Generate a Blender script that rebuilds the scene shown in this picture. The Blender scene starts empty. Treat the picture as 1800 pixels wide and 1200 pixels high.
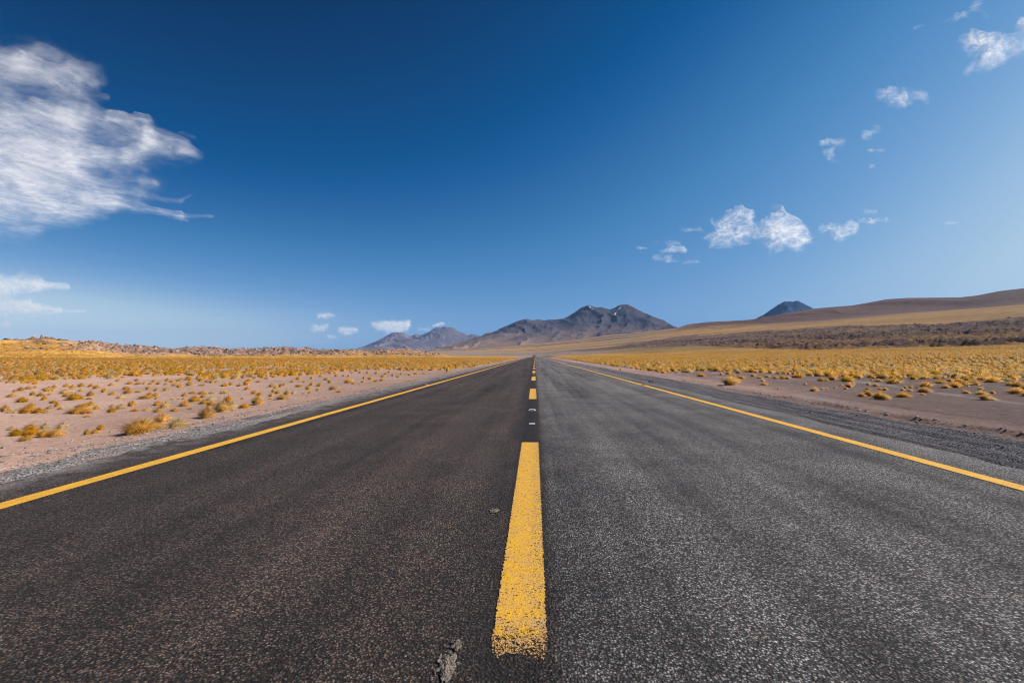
import bpy, math, random
import numpy as np
from mathutils import Vector
D2R = math.radians
rng = np.random.default_rng(7)
random.seed(7)
sc = bpy.context.scene
COL = sc.collection

# ---------------------------------------------------------------- camera
FPX = 850.0                      # focal length in pixels of the 1800 x 1200 photograph
CAMZ = 0.95
cam_d = bpy.data.cameras.new('camera'); cam = bpy.data.objects.new('camera', cam_d); COL.objects.link(cam)
cam_d.sensor_width = 36.0; cam_d.lens = 36.0 * FPX / 1800.0
cam_d.clip_start = 0.05; cam_d.clip_end = 400000.0
YAW = math.atan(40 / 850.0); PITCH = math.atan(25 / 850.0)
cam.location = (0, 0, CAMZ); cam.rotation_euler = (math.pi / 2 + PITCH, 0, YAW)
sc.camera = cam
Fv = np.array([-math.sin(YAW) * math.cos(PITCH), math.cos(YAW) * math.cos(PITCH), math.sin(PITCH)])
Rv = np.array([math.cos(YAW), math.sin(YAW), 0.0])
Uv = np.cross(Rv, Fv)

# ---------------------------------------------------------------- light
SUN_AZ = 88.0                    # degrees clockwise from +Y (the road)
SUN_EL = 42.0
sd = bpy.data.lights.new('sun', 'SUN'); sun = bpy.data.objects.new('sun', sd); COL.objects.link(sun)
sd.energy = 5.0; sd.angle = D2R(0.5); sd.color = (1.0, 0.955, 0.88)
S = Vector((math.cos(D2R(SUN_EL)) * math.sin(D2R(SUN_AZ)), math.cos(D2R(SUN_EL)) * math.cos(D2R(SUN_AZ)), math.sin(D2R(SUN_EL))))
sun.rotation_euler = S.to_track_quat('Z', 'Y').to_euler()

world = bpy.data.worlds.new('World'); sc.world = world; world.use_nodes = True

# ---- node helper
class NT:
    def __init__(s, tree): s.t = tree; s.n = tree.nodes; s.l = tree.links
    def put(s, sock, v):
        if v is None: return
        if hasattr(v, 'is_linked') or isinstance(v, bpy.types.NodeSocket): s.l.new(v, sock)
        else:
            if isinstance(v, (tuple, list)) and len(v) == 3 and sock.type == 'RGBA': v = (*v, 1)
            sock.default_value = v
    def node(s, typ, ins=None, **kw):
        n = s.n.new(typ)
        for k, v in kw.items(): setattr(n, k, v)
        for k, v in (ins or {}).items(): s.put(n.inputs[k], v)
        return n
    def math(s, op, a, b=None, c=None, clamp=False):
        n = s.n.new('ShaderNodeMath'); n.operation = op; n.use_clamp = clamp
        s.put(n.inputs[0], a); s.put(n.inputs[1], b)
        if c is not None: s.put(n.inputs[2], c)
        return n.outputs[0]
    def mul(s, a, b): return s.math('MULTIPLY', a, b)
    def add(s, a, b): return s.math('ADD', a, b)
    def sub(s, a, b): return s.math('SUBTRACT', a, b)
    def mix(s, f, a, b, typ='MIX'):
        n = s.n.new('ShaderNodeMix'); n.data_type = 'RGBA'; n.blend_type = typ; n.clamp_factor = True
        s.put(n.inputs[0], f); s.put(n.inputs[6], a); s.put(n.inputs[7], b); return n.outputs[2]
    def ss(s, v, a, b, lo=0.0, hi=1.0):
        n = s.n.new('ShaderNodeMapRange'); n.interpolation_type = 'SMOOTHSTEP'
        s.put(n.inputs[0], v); s.put(n.inputs[1], a); s.put(n.inputs[2], b); s.put(n.inputs[3], lo); s.put(n.inputs[4], hi); return n.outputs[0]
    def lin(s, v, a, b, lo=0.0, hi=1.0):
        n = s.n.new('ShaderNodeMapRange'); n.clamp = True
        s.put(n.inputs[0], v); s.put(n.inputs[1], a); s.put(n.inputs[2], b); s.put(n.inputs[3], lo); s.put(n.inputs[4], hi); return n.outputs[0]
    def noise(s, vec, scale, detail=3, rough=0.55, dist=0.0, out=0):
        n = s.n.new('ShaderNodeTexNoise'); s.put(n.inputs['Vector'], vec); n.inputs['Scale'].default_value = scale
        n.inputs['Detail'].default_value = detail; n.inputs['Roughness'].default_value = rough; n.inputs['Distortion'].default_value = dist
        return n.outputs[out]
    def voro(s, vec, scale, feature='F1', out='Distance', rand=1.0):
        n = s.n.new('ShaderNodeTexVoronoi'); n.feature = feature; s.put(n.inputs['Vector'], vec)
        n.inputs['Scale'].default_value = scale; n.inputs['Randomness'].default_value = rand
        return n.outputs[out]
    def vscale(s, vec, sc3):
        n = s.n.new('ShaderNodeVectorMath'); n.operation = 'MULTIPLY'; s.put(n.inputs[0], vec); n.inputs[1].default_value = sc3; return n.outputs[0]
    def vadd(s, a, b):
        n = s.n.new('ShaderNodeVectorMath'); n.operation = 'ADD'; s.put(n.inputs[0], a); s.put(n.inputs[1], b); return n.outputs[0]
    def attr(s, name, out='Color'):
        n = s.n.new('ShaderNodeAttribute'); n.attribute_name = name; return n.outputs[out]
    def bump(s, h, strength=1.0, dist=0.01, normal=None):
        n = s.n.new('ShaderNodeBump'); s.put(n.inputs['Height'], h); n.inputs['Strength'].default_value = strength
        n.inputs['Distance'].default_value = dist
        if normal is not None: s.l.new(normal, n.inputs['Normal'])
        return n.outputs[0]
    def sep(s, v):
        n = s.n.new('ShaderNodeSeparateXYZ'); s.put(n.inputs[0], v); return n.outputs

def new_mat(name):
    m = bpy.data.materials.new(name); m.use_nodes = True; t = NT(m.node_tree)
    b = m.node_tree.nodes['Principled BSDF']; return m, t, b

# ---- sky: Nishita air of the high desert, seen through the photographer's polarising filter
wt = NT(world.node_tree)
bg = world.node_tree.nodes['Background']
sky = wt.node('ShaderNodeTexSky', sky_type='NISHITA')
sky.sun_disc = False; sky.sun_elevation = D2R(SUN_EL); sky.sun_rotation = D2R(SUN_AZ)
sky.altitude = 4000; sky.air_density = 1.0; sky.dust_density = 0.25; sky.ozone_density = 2.0
geo = wt.node('ShaderNodeTexCoord')
dirv = geo.outputs['Generated']
# a polarising filter darkens the band of sky at right angles to the sun; the gain follows the direction of view
dx, dy, dz = wt.sep(dirv)
dzc = wt.math('MAXIMUM', dz, 0.0)
lg = wt.add(wt.add(wt.add(wt.mul(dzc, 1.831), wt.mul(wt.mul(dzc, dx), 2.145)), wt.add(wt.mul(wt.mul(dzc, dzc), -3.35), wt.mul(dx, -0.264))), -0.137)
lg = wt.math('MINIMUM', wt.math('MAXIMUM', lg, -0.8), 0.6)
skyb = wt.node('ShaderNodeSeparateColor', {0: sky.outputs[0]}).outputs[2]
sv = wt.mul(wt.mul(skyb, 0.1), wt.math('EXPONENT', lg))
def curve1(pts):
    n = wt.node('ShaderNodeFloatCurve'); c = n.mapping.curves[0]
    for i_, (x_, y_) in enumerate(pts):
        if i_ < 2: c.points[i_].location = (x_, y_)
        else: c.points.new(x_, y_)
    n.mapping.use_clip = False; n.mapping.update(); wt.put(n.inputs['Value'], sv); return n.outputs[0]
cc = wt.node('ShaderNodeCombineColor')
wt.put(cc.inputs[0], curve1([(0, 0), (1, .70), (.18, 0.0), (.285, .002), (.38, .025), (.48, .058), (.56, .102), (.65, .18), (.75, .35), (.8, .46)]))
wt.put(cc.inputs[1], curve1([(0, 0), (1, .86), (.125, .033), (.18, .052), (.285, .090), (.39, .153), (.48, .22), (.56, .28), (.65, .37), (.75, .54), (.8, .64)]))
wt.put(cc.inputs[2], sv)
g = wt.node('ShaderNodeVectorMath', operation='SCALE'); wt.put(g.inputs[0], cc.outputs[0]); g.inputs['Scale'].default_value = 8.6
wt.put(bg.inputs['Color'], g.outputs[0]); bg.inputs['Strength'].default_value = 0.10

sc.view_settings.view_transform = 'Standard'; sc.view_settings.look = 'None'
sc.view_settings.exposure = 0.22; sc.view_settings.gamma = 1.0; sc.view_settings.use_curve_mapping = False
sc.cycles.use_denoising = True; sc.cycles.filter_width = 1.1
sc.cycles.denoising_input_passes = 'RGB_ALBEDO_NORMAL'; sc.cycles.denoising_prefilter = 'ACCURATE'
sc.cycles.max_bounces = 6; sc.cycles.diffuse_bounces = 3; sc.cycles.glossy_bounces = 2
sc.cycles.transmission_bounces = 4; sc.cycles.transparent_max_bounces = 16; sc.cycles.volume_bounces = 0

# ---------------------------------------------------------------- numpy helpers
def pxdir(x, y):
    x = np.asarray(x, float); y = np.asarray(y, float)
    d = Fv + ((x - 900) / FPX)[..., None] * Rv + ((600 - y) / FPX)[..., None] * Uv
    return d
def azim(d): return np.arctan2(d[..., 0], d[..., 1])
def project(P):
    q = P - np.array([0, 0, CAMZ]); f = q @ Fv
    f = np.where(np.abs(f) < 1e-6, 1e-6, f)
    return 900 + FPX * (q @ Rv) / f, 600 - FPX * (q @ Uv) / f, f
def sstep(a, b, x):
    t = np.clip((x - a) / (b - a), 0, 1); return t * t * (3 - 2 * t)
def _hash(ix, iy, seed):
    h = (ix.astype(np.int64) * 374761393 + iy.astype(np.int64) * 668265263 + seed * 974634777) & 0xffffffff
    h = ((h ^ (h >> 13)) * 1274126177) & 0xffffffff
    h = (h ^ (h >> 16)); return (h & 0xffffff) / float(0xffffff)
def vnoise(x, y, seed=0):
    ix = np.floor(x); iy = np.floor(y); fx = x - ix; fy = y - iy
    u = fx * fx * fx * (fx * (fx * 6 - 15) + 10); v = fy * fy * fy * (fy * (fy * 6 - 15) + 10)
    a = _hash(ix, iy, seed); b = _hash(ix + 1, iy, seed); c = _hash(ix, iy + 1, seed); d = _hash(ix + 1, iy + 1, seed)
    return (a + (b - a) * u) * (1 - v) + (c + (d - c) * u) * v
def fbm(x, y, oct=4, seed=0, gain=0.5):
    s = 0; a = 1; n = 0
    for k in range(oct):
        s = s + a * (vnoise(x, y, seed + k * 17) - 0.5); n += a; a *= gain
        x, y = 1.6 * x + 1.2 * y + 3.1, -1.2 * x + 1.6 * y + 7.7
    return s / n * 2          # about -1..1
def ridged(x, y, oct=5, seed=0, gain=0.55):
    s = 0; a = 1; n = 0; w = 1
    for k in range(oct):
        r = 1 - np.abs(2 * vnoise(x, y, seed + k * 17) - 1); r = r * r * w; w = np.clip(r * 1.6, 0, 1)
        s = s + a * r; n += a; a *= gain
        x, y = 1.6 * x + 1.2 * y + 3.1, -1.2 * x + 1.6 * y + 7.7
    return s / n
def make_mesh(name, V, F, mat, smooth=True, attrs=None, fattrs=None):
    me = bpy.data.meshes.new(name); V = np.asarray(V, np.float32); F = np.asarray(F, np.int32)
    me.vertices.add(len(V)); me.vertices.foreach_set('co', V.ravel())
    k = F.shape[1]; me.loops.add(F.size); me.loops.foreach_set('vertex_index', F.ravel())
    me.polygons.add(len(F)); me.polygons.foreach_set('loop_start', np.arange(len(F), dtype=np.int32) * k)
    me.polygons.foreach_set('loop_total', np.full(len(F), k, np.int32))
    me.polygons.foreach_set('use_smooth', np.full(len(F), smooth))
    me.update(calc_edges=True)
    for an, arr in (attrs or {}).items():
        arr = np.asarray(arr, np.float32)
        if arr.ndim == 1:
            a = me.attributes.new(an, 'FLOAT', 'POINT'); a.data.foreach_set('value', arr)
        else:
            if arr.shape[1] == 3: arr = np.hstack([arr, np.ones((len(arr), 1), np.float32)])
            a = me.attributes.new(an, 'FLOAT_COLOR', 'POINT'); a.data.foreach_set('color', arr.ravel())
    if mat is not None: me.materials.append(mat)
    return me
def link(name, me, loc=(0, 0, 0), parent=None, **tags):
    o = bpy.data.objects.new(name, me); COL.objects.link(o); o.location = loc
    if parent is not None: o.parent = parent
    for k, v in tags.items(): o[k] = v
    return o
def grid_faces(nr, nc, wrap=False):
    i = np.arange(nr - 1)[:, None]; j = np.arange(nc if wrap else nc - 1)[None, :]
    j2 = (j + 1) % nc
    a = i * nc + j; b = i * nc + j2; c = (i + 1) * nc + j2; d = (i + 1) * nc + j
    return np.stack([a, b, c, d], -1).reshape(-1, 4)

# ---------------------------------------------------------------- terrain height
def road_z(y):
    y = np.asarray(y, float)
    return -3.0 * sstep(300, 450, y) + 5.3 * sstep(650, 1150, y)
PXC = np.array([-300, 0, 75, 150, 220, 300, 360, 400, 450, 503, 540, 600, 650, 700, 730, 763, 800, 850, 940, 960, 1068, 1120, 1190, 1210, 1240, 1320, 1380, 1420, 1500, 1560, 1600, 1690, 1720, 1760, 1800, 2100.])
AZC = azim(pxdir(PXC, np.full_like(PXC, 625.)))
def lay(dist, pts):
    xs = np.array([p[0] for p in pts], float); ys = np.array([p[1] for p in pts], float)
    y = np.interp(PXC, xs, ys); d = pxdir(PXC, y); t = d[..., 2] / np.hypot(d[..., 0], d[..., 1])
    return dist, t
LAYERS = [
 lay(120, [(0, 634.5), (940, 634.5), (1200, 632.5), (1500, 630), (1800, 627.5), (2100, 626)]),
 lay(240, [(-300, 628), (0, 629), (300, 630), (600, 629.5), (940, 629.5), (1200, 626), (1350, 623), (1500, 620), (1650, 617.5), (1800, 615)]),
 lay(335, [(-300, 601), (0, 599), (40, 599.5), (67, 597.5), (83, 597), (117, 601.5), (150, 602), (183, 606), (217, 610), (283, 613), (317, 615), (360, 613), (393, 617), (413, 614.5), (433, 616.5), (470, 616), (503, 612), (533, 615), (567, 617), (600, 616.5), (633, 618), (673, 617), (700, 614), (727, 616), (763, 621), (800, 627), (940, 628.6), (1200, 624), (1350, 620), (1500, 616), (1650, 612), (1800, 608), (2100, 600)]),
 lay(460, [(-300, 615), (0, 616), (400, 622), (700, 622), (763, 626), (940, 627.3), (1068, 624.5), (1200, 621), (1350, 615), (1500, 610), (1650, 604), (1800, 598), (2100, 588)]),
 lay(1200, [(-300, 620), (0, 621), (700, 623), (850, 624.2), (940, 624.0), (1000, 621.5), (1068, 616), (1200, 602), (1350, 590), (1500, 579), (1650, 570), (1800, 562), (2100, 548)]),
 lay(3500, [(-300, 620), (0, 622), (700, 622), (763, 621.5), (850, 619), (940, 614), (1068, 603), (1200, 588), (1350, 572), (1500, 557), (1650, 545), (1800, 532), (2100, 510)]),
 lay(6000, [(-300, 620), (0, 622), (650, 622), (763, 618), (860, 611), (960, 602), (1068, 589), (1120, 584), (1188, 577.5), (1210, 570), (1240, 566), (1320, 561.5), (1380, 551), (1420, 543.5), (1500, 536.5), (1560, 526), (1600, 523.5), (1690, 522.5), (1720, 519), (1760, 511), (1800, 506.5), (2100, 470)]),
 lay(9500, [(-300, 622), (700, 623), (940, 620), (1200, 612), (1500, 590), (1800, 575), (2100, 560)]),
 lay(14000, [(-300, 624), (2100, 622)]),
]
def far_z(az, r):
    """height of the land without the road, from the layers above; smooth interpolation in log distance"""
    z0 = np.full(r.shape, CAMZ - 1.30)
    Ds = [70.] + [L[0] for L in LAYERS]
    Zs = [z0] + [CAMZ + L[0] * np.interp(az, AZC, L[1]) for L in LAYERS]
    z = z0.copy()
    for i in range(len(Ds) - 1):
        a, b = Ds[i], Ds[i + 1]; t = np.clip((r - a) / (b - a), 0, 1)
        if Ds[i] == 240 or Ds[i] == 335: t = t * t * (3 - 2 * t)
        m = (r >= a) & (r < b)
        z = np.where(m, Zs[i] + (Zs[i + 1] - Zs[i]) * t, z)
    z = np.where(r >= Ds[-1], Zs[-1] + (0 - Zs[-1]) * sstep(Ds[-1], 30000., r), z)
    return z
def ground(x, y, rough=True):
    x = np.asarray(x, float); y = np.asarray(y, float)
    r = np.hypot(x, y); az = np.arctan2(x, y)
    az_c = np.clip(az, AZC[0], AZC[-1])
    back = sstep(1.25, 1.9, np.abs(az))
    fz = far_z(az_c, r) * (1 - back) + (-0.35) * back
    # verge cross-section
    wob = 0.12 * fbm(y * 0.35, x * 0 + 2.0, 3, 5)
    xl = -x + wob; xr = x + wob
    left = -0.03 - 0.05 * sstep(3.9, 4.8, xl) - 0.27 * sstep(4.9, 6.6, xl)
    right = -0.03 - 0.06 * sstep(4.2, 5.6, xr) - 0.22 * sstep(5.7, 7.6, xr)
    prof = np.where(x < 0, left, right) + road_z(y)
    k = sstep(7.0, 12.0, np.abs(x)) 
    k = np.clip(k, 0, 1)
    wide = sstep(8, 28, np.abs(x))
    kk = np.where(r < 200, k, wide)
    kk = kk * (1 - sstep(1000, 1200, r)) + sstep(1000, 1200, r)
    base = np.where(x < 0, -0.35, -0.31)
    nearmix = sstep(60, 120, r)
    fzz = base * (1 - nearmix) + fz * nearmix
    z = prof * (1 - kk) + fzz * kk
    z = np.where((np.abs(x) < 4.3) & (r < 1130), road_z(y) - 0.03 - 0.25 * sstep(120, 600, r), z)
    if rough:
        off = sstep(4.3, 6.0, np.abs(x))
        z = z + off * (0.035 * fbm(x * 0.9, y * 0.9, 4, 3) + 0.05 * fbm(x * 0.22, y * 0.22, 3, 9))
        z = z + sstep(4.0, 4.6, np.abs(x)) * 0.012 * fbm(x * 4, y * 4, 3, 21) * (1 - sstep(20, 60, r))
        # wheel tracks pressed into the right-hand gravel, and the scraped berm beside it
        fade = (1 - sstep(40, 90, r))
        wv = 0.10 * fbm(y * 0.25, y * 0 + 4.0, 2, 31)
        for c, w, h in ((4.25, .045, -.016), (4.55, .05, -.020), (4.72, .035, .014), (5.0, .06, -.022), (5.15, .035, .012), (5.45, .05, -.016), (5.62, .03, .012)):
            z = z + fade * 1.7 * h * (0.6 + 0.8 * vnoise(y * 0.8, x * 0 + c * 9, 4)) * np.exp(-((x - c - wv) / w) ** 2)
        bx = 6.35 + 0.15 * fbm(y * 0.4, y * 0 + 8., 3, 41) 
        z = z + fade * 0.075 * np.clip(0.4 + 1.2 * vnoise(y * 1.7, x * 6, 14), 0, 2) * np.exp(-((x - bx) / 0.10) ** 2) * (1 - sstep(10, 22, y))
        for c, w, h in ((7.6, .16, -.03), (7.9, .07, .015), (9.0, .16, -.03), (9.25, .07, .015)):
            z = z + fade * h * (0.6 + 0.8 * vnoise(y * 0.5, x * 0 + c * 3, 6)) * np.exp(-((x - c - 0.02 * (y - 10) - wv) / w) ** 2)
        # left: crumbled soil edge
        z = z + fade * 0.05 * np.clip(fbm(x * 3.0, y * 3.0, 4, 51), 0, 1) * np.exp(-((x + 5.6) / 0.5) ** 2)
    return z
def hit(px, py):
    """where the ray through a pixel of the photograph meets the near ground"""
    d = pxdir(px, py); d = d / np.linalg.norm(d); t = 1.0
    for _ in range(60):
        p = d * t; z = float(ground(p[0], p[1])); h = CAMZ + d[2] * t - z
        if d[2] >= -1e-4: return None
        t2 = t + h / (-d[2]) * 0.7
        if abs(t2 - t) < 1e-3: break
        t = t2
    p = d * t; return p[0], p[1], float(ground(p[0], p[1])), float(p @ Fv)

# ---------------------------------------------------------------- terrain mesh
def ratios():
    r = [0.6]
    while r[-1] < 32000:
        x = r[-1]
        k = 1.013 if x < 180 else (1.0065 if x < 1500 else (1.012 if x < 12000 else 1.05))
        r.append(x * k)
    return np.array(r)
RR = ratios()
AZ = np.concatenate([np.linspace(-0.93, 1.0, 1250), np.linspace(1.0, 2 * math.pi - 0.93, 140)[1:-1]])
A, R = np.meshgrid(AZ, RR)
X = R * np.sin(A); Y = R * np.cos(A)
Z = ground(X, Y)
azw = np.where(A > math.pi, A - 2 * math.pi, A)
P = np.stack([X, Y, Z], -1)
PX, PY, _ = project(P.reshape(-1, 3)); PX = PX.reshape(A.shape); PY = PY.reshape(A.shape)
front = np.cos(azw) > 0.3
# rocky relief
ridge_m = front * (1 - sstep(740, 800, PX)) * sstep(235, 262, R) * (1 - sstep(390, 430, R))
grassy = sstep(0.15, 0.75, (1 - sstep(60, 260, PX)) * 1.25 - (R - 292) / 55.0 + 0.45 * fbm(X / 18, Y / 18, 4, 61))     # the grassy slope at the far left
gr2 = sstep(560, 640, PX) * (1 - sstep(750, 790, PX)) * 0.55
grassy = grassy * (1 - .8 * sstep(322, 332, R + 5 * fbm(X / 7, Y / 7, 3, 62))) * (1 - .75 * sstep(.18, .42, fbm(X / 8, Y / 14, 4, 63)))
ridge_rock = np.clip(ridge_m * sstep(262, 285, R + 10 * fbm(X / 12, Y / 12, 3, 66)) * (1 - np.clip(grassy + gr2 * (0.5 + vnoise(X / 5, Y / 5, 67)), 0, 1)), 0, 1)
lava_top = np.interp(PX, [1020, 1068, 1120, 1200, 1300, 1350, 1500, 1640, 1800, 2100], [616, 611, 603, 591, 584, 582, 573, 569, 557, 540])
lava_bot = np.interp(PX, [1020, 1068, 1200, 1220, 1300, 1400, 1500, 1800, 2100], [616, 614.5, 608, 607, 611, 615, 613.5, 606, 598])
wobl = 5 * fbm(X / 130, Y / 260, 4, 71)
lava = front * sstep(1020, 1070, PX) * sstep(lava_top - 1.5, lava_top + 2.0, PY + wobl) * (1 - sstep(lava_bot - 1.0, lava_bot + 1.0, PY)) * sstep(340, 400, R) * (1 - sstep(2500, 3500, R))
lava = np.clip(lava * (0.75 + 0.5 * fbm(X / 60, Y / 120, 3, 73)), 0, 1)
rk = ridged(X / 9, Y / 9, 4, 81) * 1.0 + 0.5 * ridged(X / 3.2, Y / 3.2, 3, 85)
Z = Z + ridge_rock * (rk * 2.6 - 1.2) + ridge_m * 0.5 * fbm(X / 6, Y / 6, 3, 88)
rl = .8 * ridged(X / 22, Y / 22, 4, 91) + 0.8 * ridged(X / 9, Y / 9, 3, 95)
Z = Z + lava * (rl * 6.5 - 3.0)
hill = front * sstep(1500, 4000, R) * (1 - sstep(9000, 12000, R)) * sstep(1150, 1300, PX)
Z = Z + hill * (60 * 1.7 * (ridged(X / 800 + 0.3 * fbm(X / 700, Y / 700, 2, 99), Y / 2600, 4, 97) - 0.45) * sstep(2500, 5200, R) * (1 - sstep(4300, 5700, R) * 0.93))
midr = front * sstep(500, 900, R) * (1 - sstep(9000, 12000, R)) * (1 - sstep(1150, 1400, PX)) * sstep(20, 80, np.abs(X))
Z = Z + midr * (R / 6000.) * 7 * fbm(X / 400, Y / 700, 4, 101)

# macro colours (what the ground is made of, plus shading painted into the right-hand soil)
def C(*a): return np.array(a, float)
soilL = C(.43, .272, .210); soilR_shaded = C(.30, .19, .150); gold = C(.68, .355, .08); goldfar = C(.46, .27, .075)
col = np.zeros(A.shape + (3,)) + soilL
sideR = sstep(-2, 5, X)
col = soilL * (1 - sideR[..., None]) + soilR_shaded * sideR[..., None]
col = col * (1 + 0.16 * fbm(X / 3.0, Y / 3.0, 4, 111))[..., None]
trk = sideR * (np.exp(-((X - 7.9 - 0.01 * Y) / 1.5) ** 2))                 # pale compacted track
col = col * (1 + 0.62 * trk[..., None])
salt = sstep(0.45, 0.8, fbm(X / 1.2, Y / 5.0, 3, 113) + 0.7 * np.exp(-((X - 12.6 - 0.3 * (Y - 13)) / 0.35) ** 2) * (R < 30)) * sideR * sstep(6.8, 8.0, X) * (R < 60)
col = col * (1 - salt[..., None] * .6) + C(.50, .42, .38) * salt[..., None] * .6
gmix = sstep(32, 120, R)
gmix = gmix * sstep(12, 22, np.abs(X) - R * 0.005)
col = col * (1 - gmix[..., None]) + gold * gmix[..., None]
# middle distance left/centre: bands of straw, olive and brown earth
band = fbm(X / 900, Y / 260, 4, 121)
far1 = front * sstep(450, 900, R)
ochre = C(.46, .265, .105); mauve = C(.19, .13, .115); olive = C(.21, .165, .065)
fc = ochre[None, None] * (1 - sstep(-.12, .22, band)[..., None]) + mauve[None, None] * sstep(-.12, .22, band)[..., None]
fc = fc * (1 - .5 * sstep(.2, .6, fbm(X / 600, Y / 150, 3, 127))[..., None]) + olive * (.5 * sstep(.2, .6, fbm(X / 600, Y / 150, 3, 127))[..., None])
col = col * (1 - far1[..., None]) + fc * far1[..., None]
plainm = far1 * sstep(616.0, 619.5, PY) * (1 - sstep(1000, 1150, PX))        # pale flat beyond the end of the road
col = col * (1 - plainm[..., None] * .6) + C(.33, .25, .20) * plainm[..., None] * .6
# right-hand hill: straw slope below, dark purple-brown scree above
ht = np.interp(PX, [1150, 1240, 1350, 1450, 1600, 1700, 1800, 2100], [583, 577, 571, 564, 549, 541, 532, 510])
hm = front * sstep(1150, 1230, PX) * sstep(1200, 2500, R) * (1 - sstep(ht - 5, ht + 5, PY + 5 * fbm(X / 500, Y / 1500, 4, 131) ))
col = col * (1 - hm[..., None]) + (C(.19, .100, .074) * (1 + .30 * fbm(X / 240, Y / 1500, 5, 133) + .15 * fbm(X / 90, Y / 700, 3, 134))[..., None]) * hm[..., None]
hs = front * sstep(1100, 1250, PX) * sstep(800, 1300, R) * (1 - hm) * (1 - lava)
oc2 = C(.54, .285, .088) * (1 + .25 * fbm(X / 260, Y / 600, 4, 137))[..., None]
col = col * (1 - hs[..., None]) + oc2 * hs[..., None]
below = front * sstep(1030, 1120, PX) * sstep(470, 560, R) * (PY > lava_bot - 1) * (1 - sstep(1250, 1380, PX))
col = col * (1 - .5 * below[..., None]) + C(.28, .19, .06) * .5 * below[..., None]
lavac = C(.185, .112, .100) * (1 + .5 * fbm(X / 11, Y / 14, 4, 141) + .25 * fbm(X / 80, Y / 160, 3, 143))[..., None]
lg = sstep(.12, .5, fbm(X / 45, Y / 90, 3, 147))[..., None] * .35
lavac = lavac * (1 - lg * .2) + C(.30, .19, .07) * lg * .2
col = col * (1 - lava[..., None]) + lavac * lava[..., None]
rc = C(.46, .30, .235) * (1 + .45 * fbm(X / 4, Y / 4, 4, 151))[..., None]
rc = rc * (1 - .35 * sstep(.25, .5, fbm(X / 10, Y / 10, 3, 153)))[..., None]
rg = ridge_m * (1 - ridge_rock)
col = col * (1 - rg[..., None]) + (gold * 1.0) * rg[..., None]
col = col * (1 - ridge_rock[..., None]) + rc * ridge_rock[..., None]
# dark olive shrubs at the foot of the ridge
sh = front * np.exp(-((R - 258 - 6 * fbm(X / 30, Y / 30, 2, 155)) / 7) ** 2) * sstep(.05, .35, fbm(X / 14, Y / 30, 3, 157)) * (1 - sstep(690, 740, PX)) * sstep(150, 230, PX)
col = col * (1 - .8 * sh[..., None]) + C(.12, .11, .035) * .8 * sh[..., None]
col = np.clip(col, 0.01, 1)
wob = 0.22 * fbm(Y * 0.5, X * 0.7, 4, 161)
gravel = np.where(X < 0, 1 - sstep(4.55, 5.05, -X + wob), 1 - sstep(5.55, 6.05, X + wob)) * (1 - sstep(900, 1500, R)) * (1 - 0)
rocky = np.clip(ridge_rock + lava, 0, 1)
golden = np.clip(gmix * (1 - far1) + rg, 0, 1)
msk = np.stack([gravel, rocky, golden], -1)

tm, t, b = new_mat('desert_ground')
co = t.node('ShaderNodeTexCoord').outputs['Object']
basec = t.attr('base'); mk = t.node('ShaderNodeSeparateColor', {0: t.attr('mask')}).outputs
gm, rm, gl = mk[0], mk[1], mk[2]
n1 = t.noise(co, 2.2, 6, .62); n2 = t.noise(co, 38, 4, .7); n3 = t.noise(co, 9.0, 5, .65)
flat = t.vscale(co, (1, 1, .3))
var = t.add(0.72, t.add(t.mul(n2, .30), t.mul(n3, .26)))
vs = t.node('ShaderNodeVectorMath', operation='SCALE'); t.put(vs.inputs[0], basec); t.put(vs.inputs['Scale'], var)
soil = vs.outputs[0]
# scattered pebbles in the soil
pv = t.voro(co, 26, out='Color'); pvd = t.voro(co, 26)
pr = t.node('ShaderNodeSeparateColor', {0: pv}).outputs
peb = t.mul(t.math('GREATER_THAN', pr[0], 0.90), t.ss(pvd, .42, .25))
pebc = t.mix(pr[1], (.16, .115, .10), (.60, .50, .45))
soil = t.mix(peb, soil, pebc)
# far fields: clumps seen from afar
cl = t.noise(co, .55, 6, .78)
fv = t.noise(co, .03, 8, .72); soil = t.mix(1.0, soil, t.mix(t.ss(fv, .32, .68), (.74, .74, .72), (1.25, 1.25, 1.27)), 'MULTIPLY')
sm = t.noise(co, 5.5, 7, .75); soil = t.mix(1.0, soil, t.mix(t.ss(sm, .30, .62), (.80, .77, .75), (1.08, 1.08, 1.08)), 'MULTIPLY')  # small shadows of the uneven ground painted in as darker noise
soil = t.mix(t.mul(gl, t.ss(cl, .46, .60)), soil, t.mix(1.0, soil, (.50, .46, .38), 'MULTIPLY'))
# rocks: crevices darker, raised faces lighter
rn = t.noise(co, .35, 6, .75); 
soil = t.mix(t.mul(rm, t.ss(rn, .50, .40)), soil, t.mix(1.0, soil, (.45, .42, .42), 'MULTIPLY'))
soil = t.mix(t.mul(rm, t.ss(rn, .56, .66)), soil, t.mix(1.0, soil, (1.35, 1.3, 1.3), 'MULTIPLY'))
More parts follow.
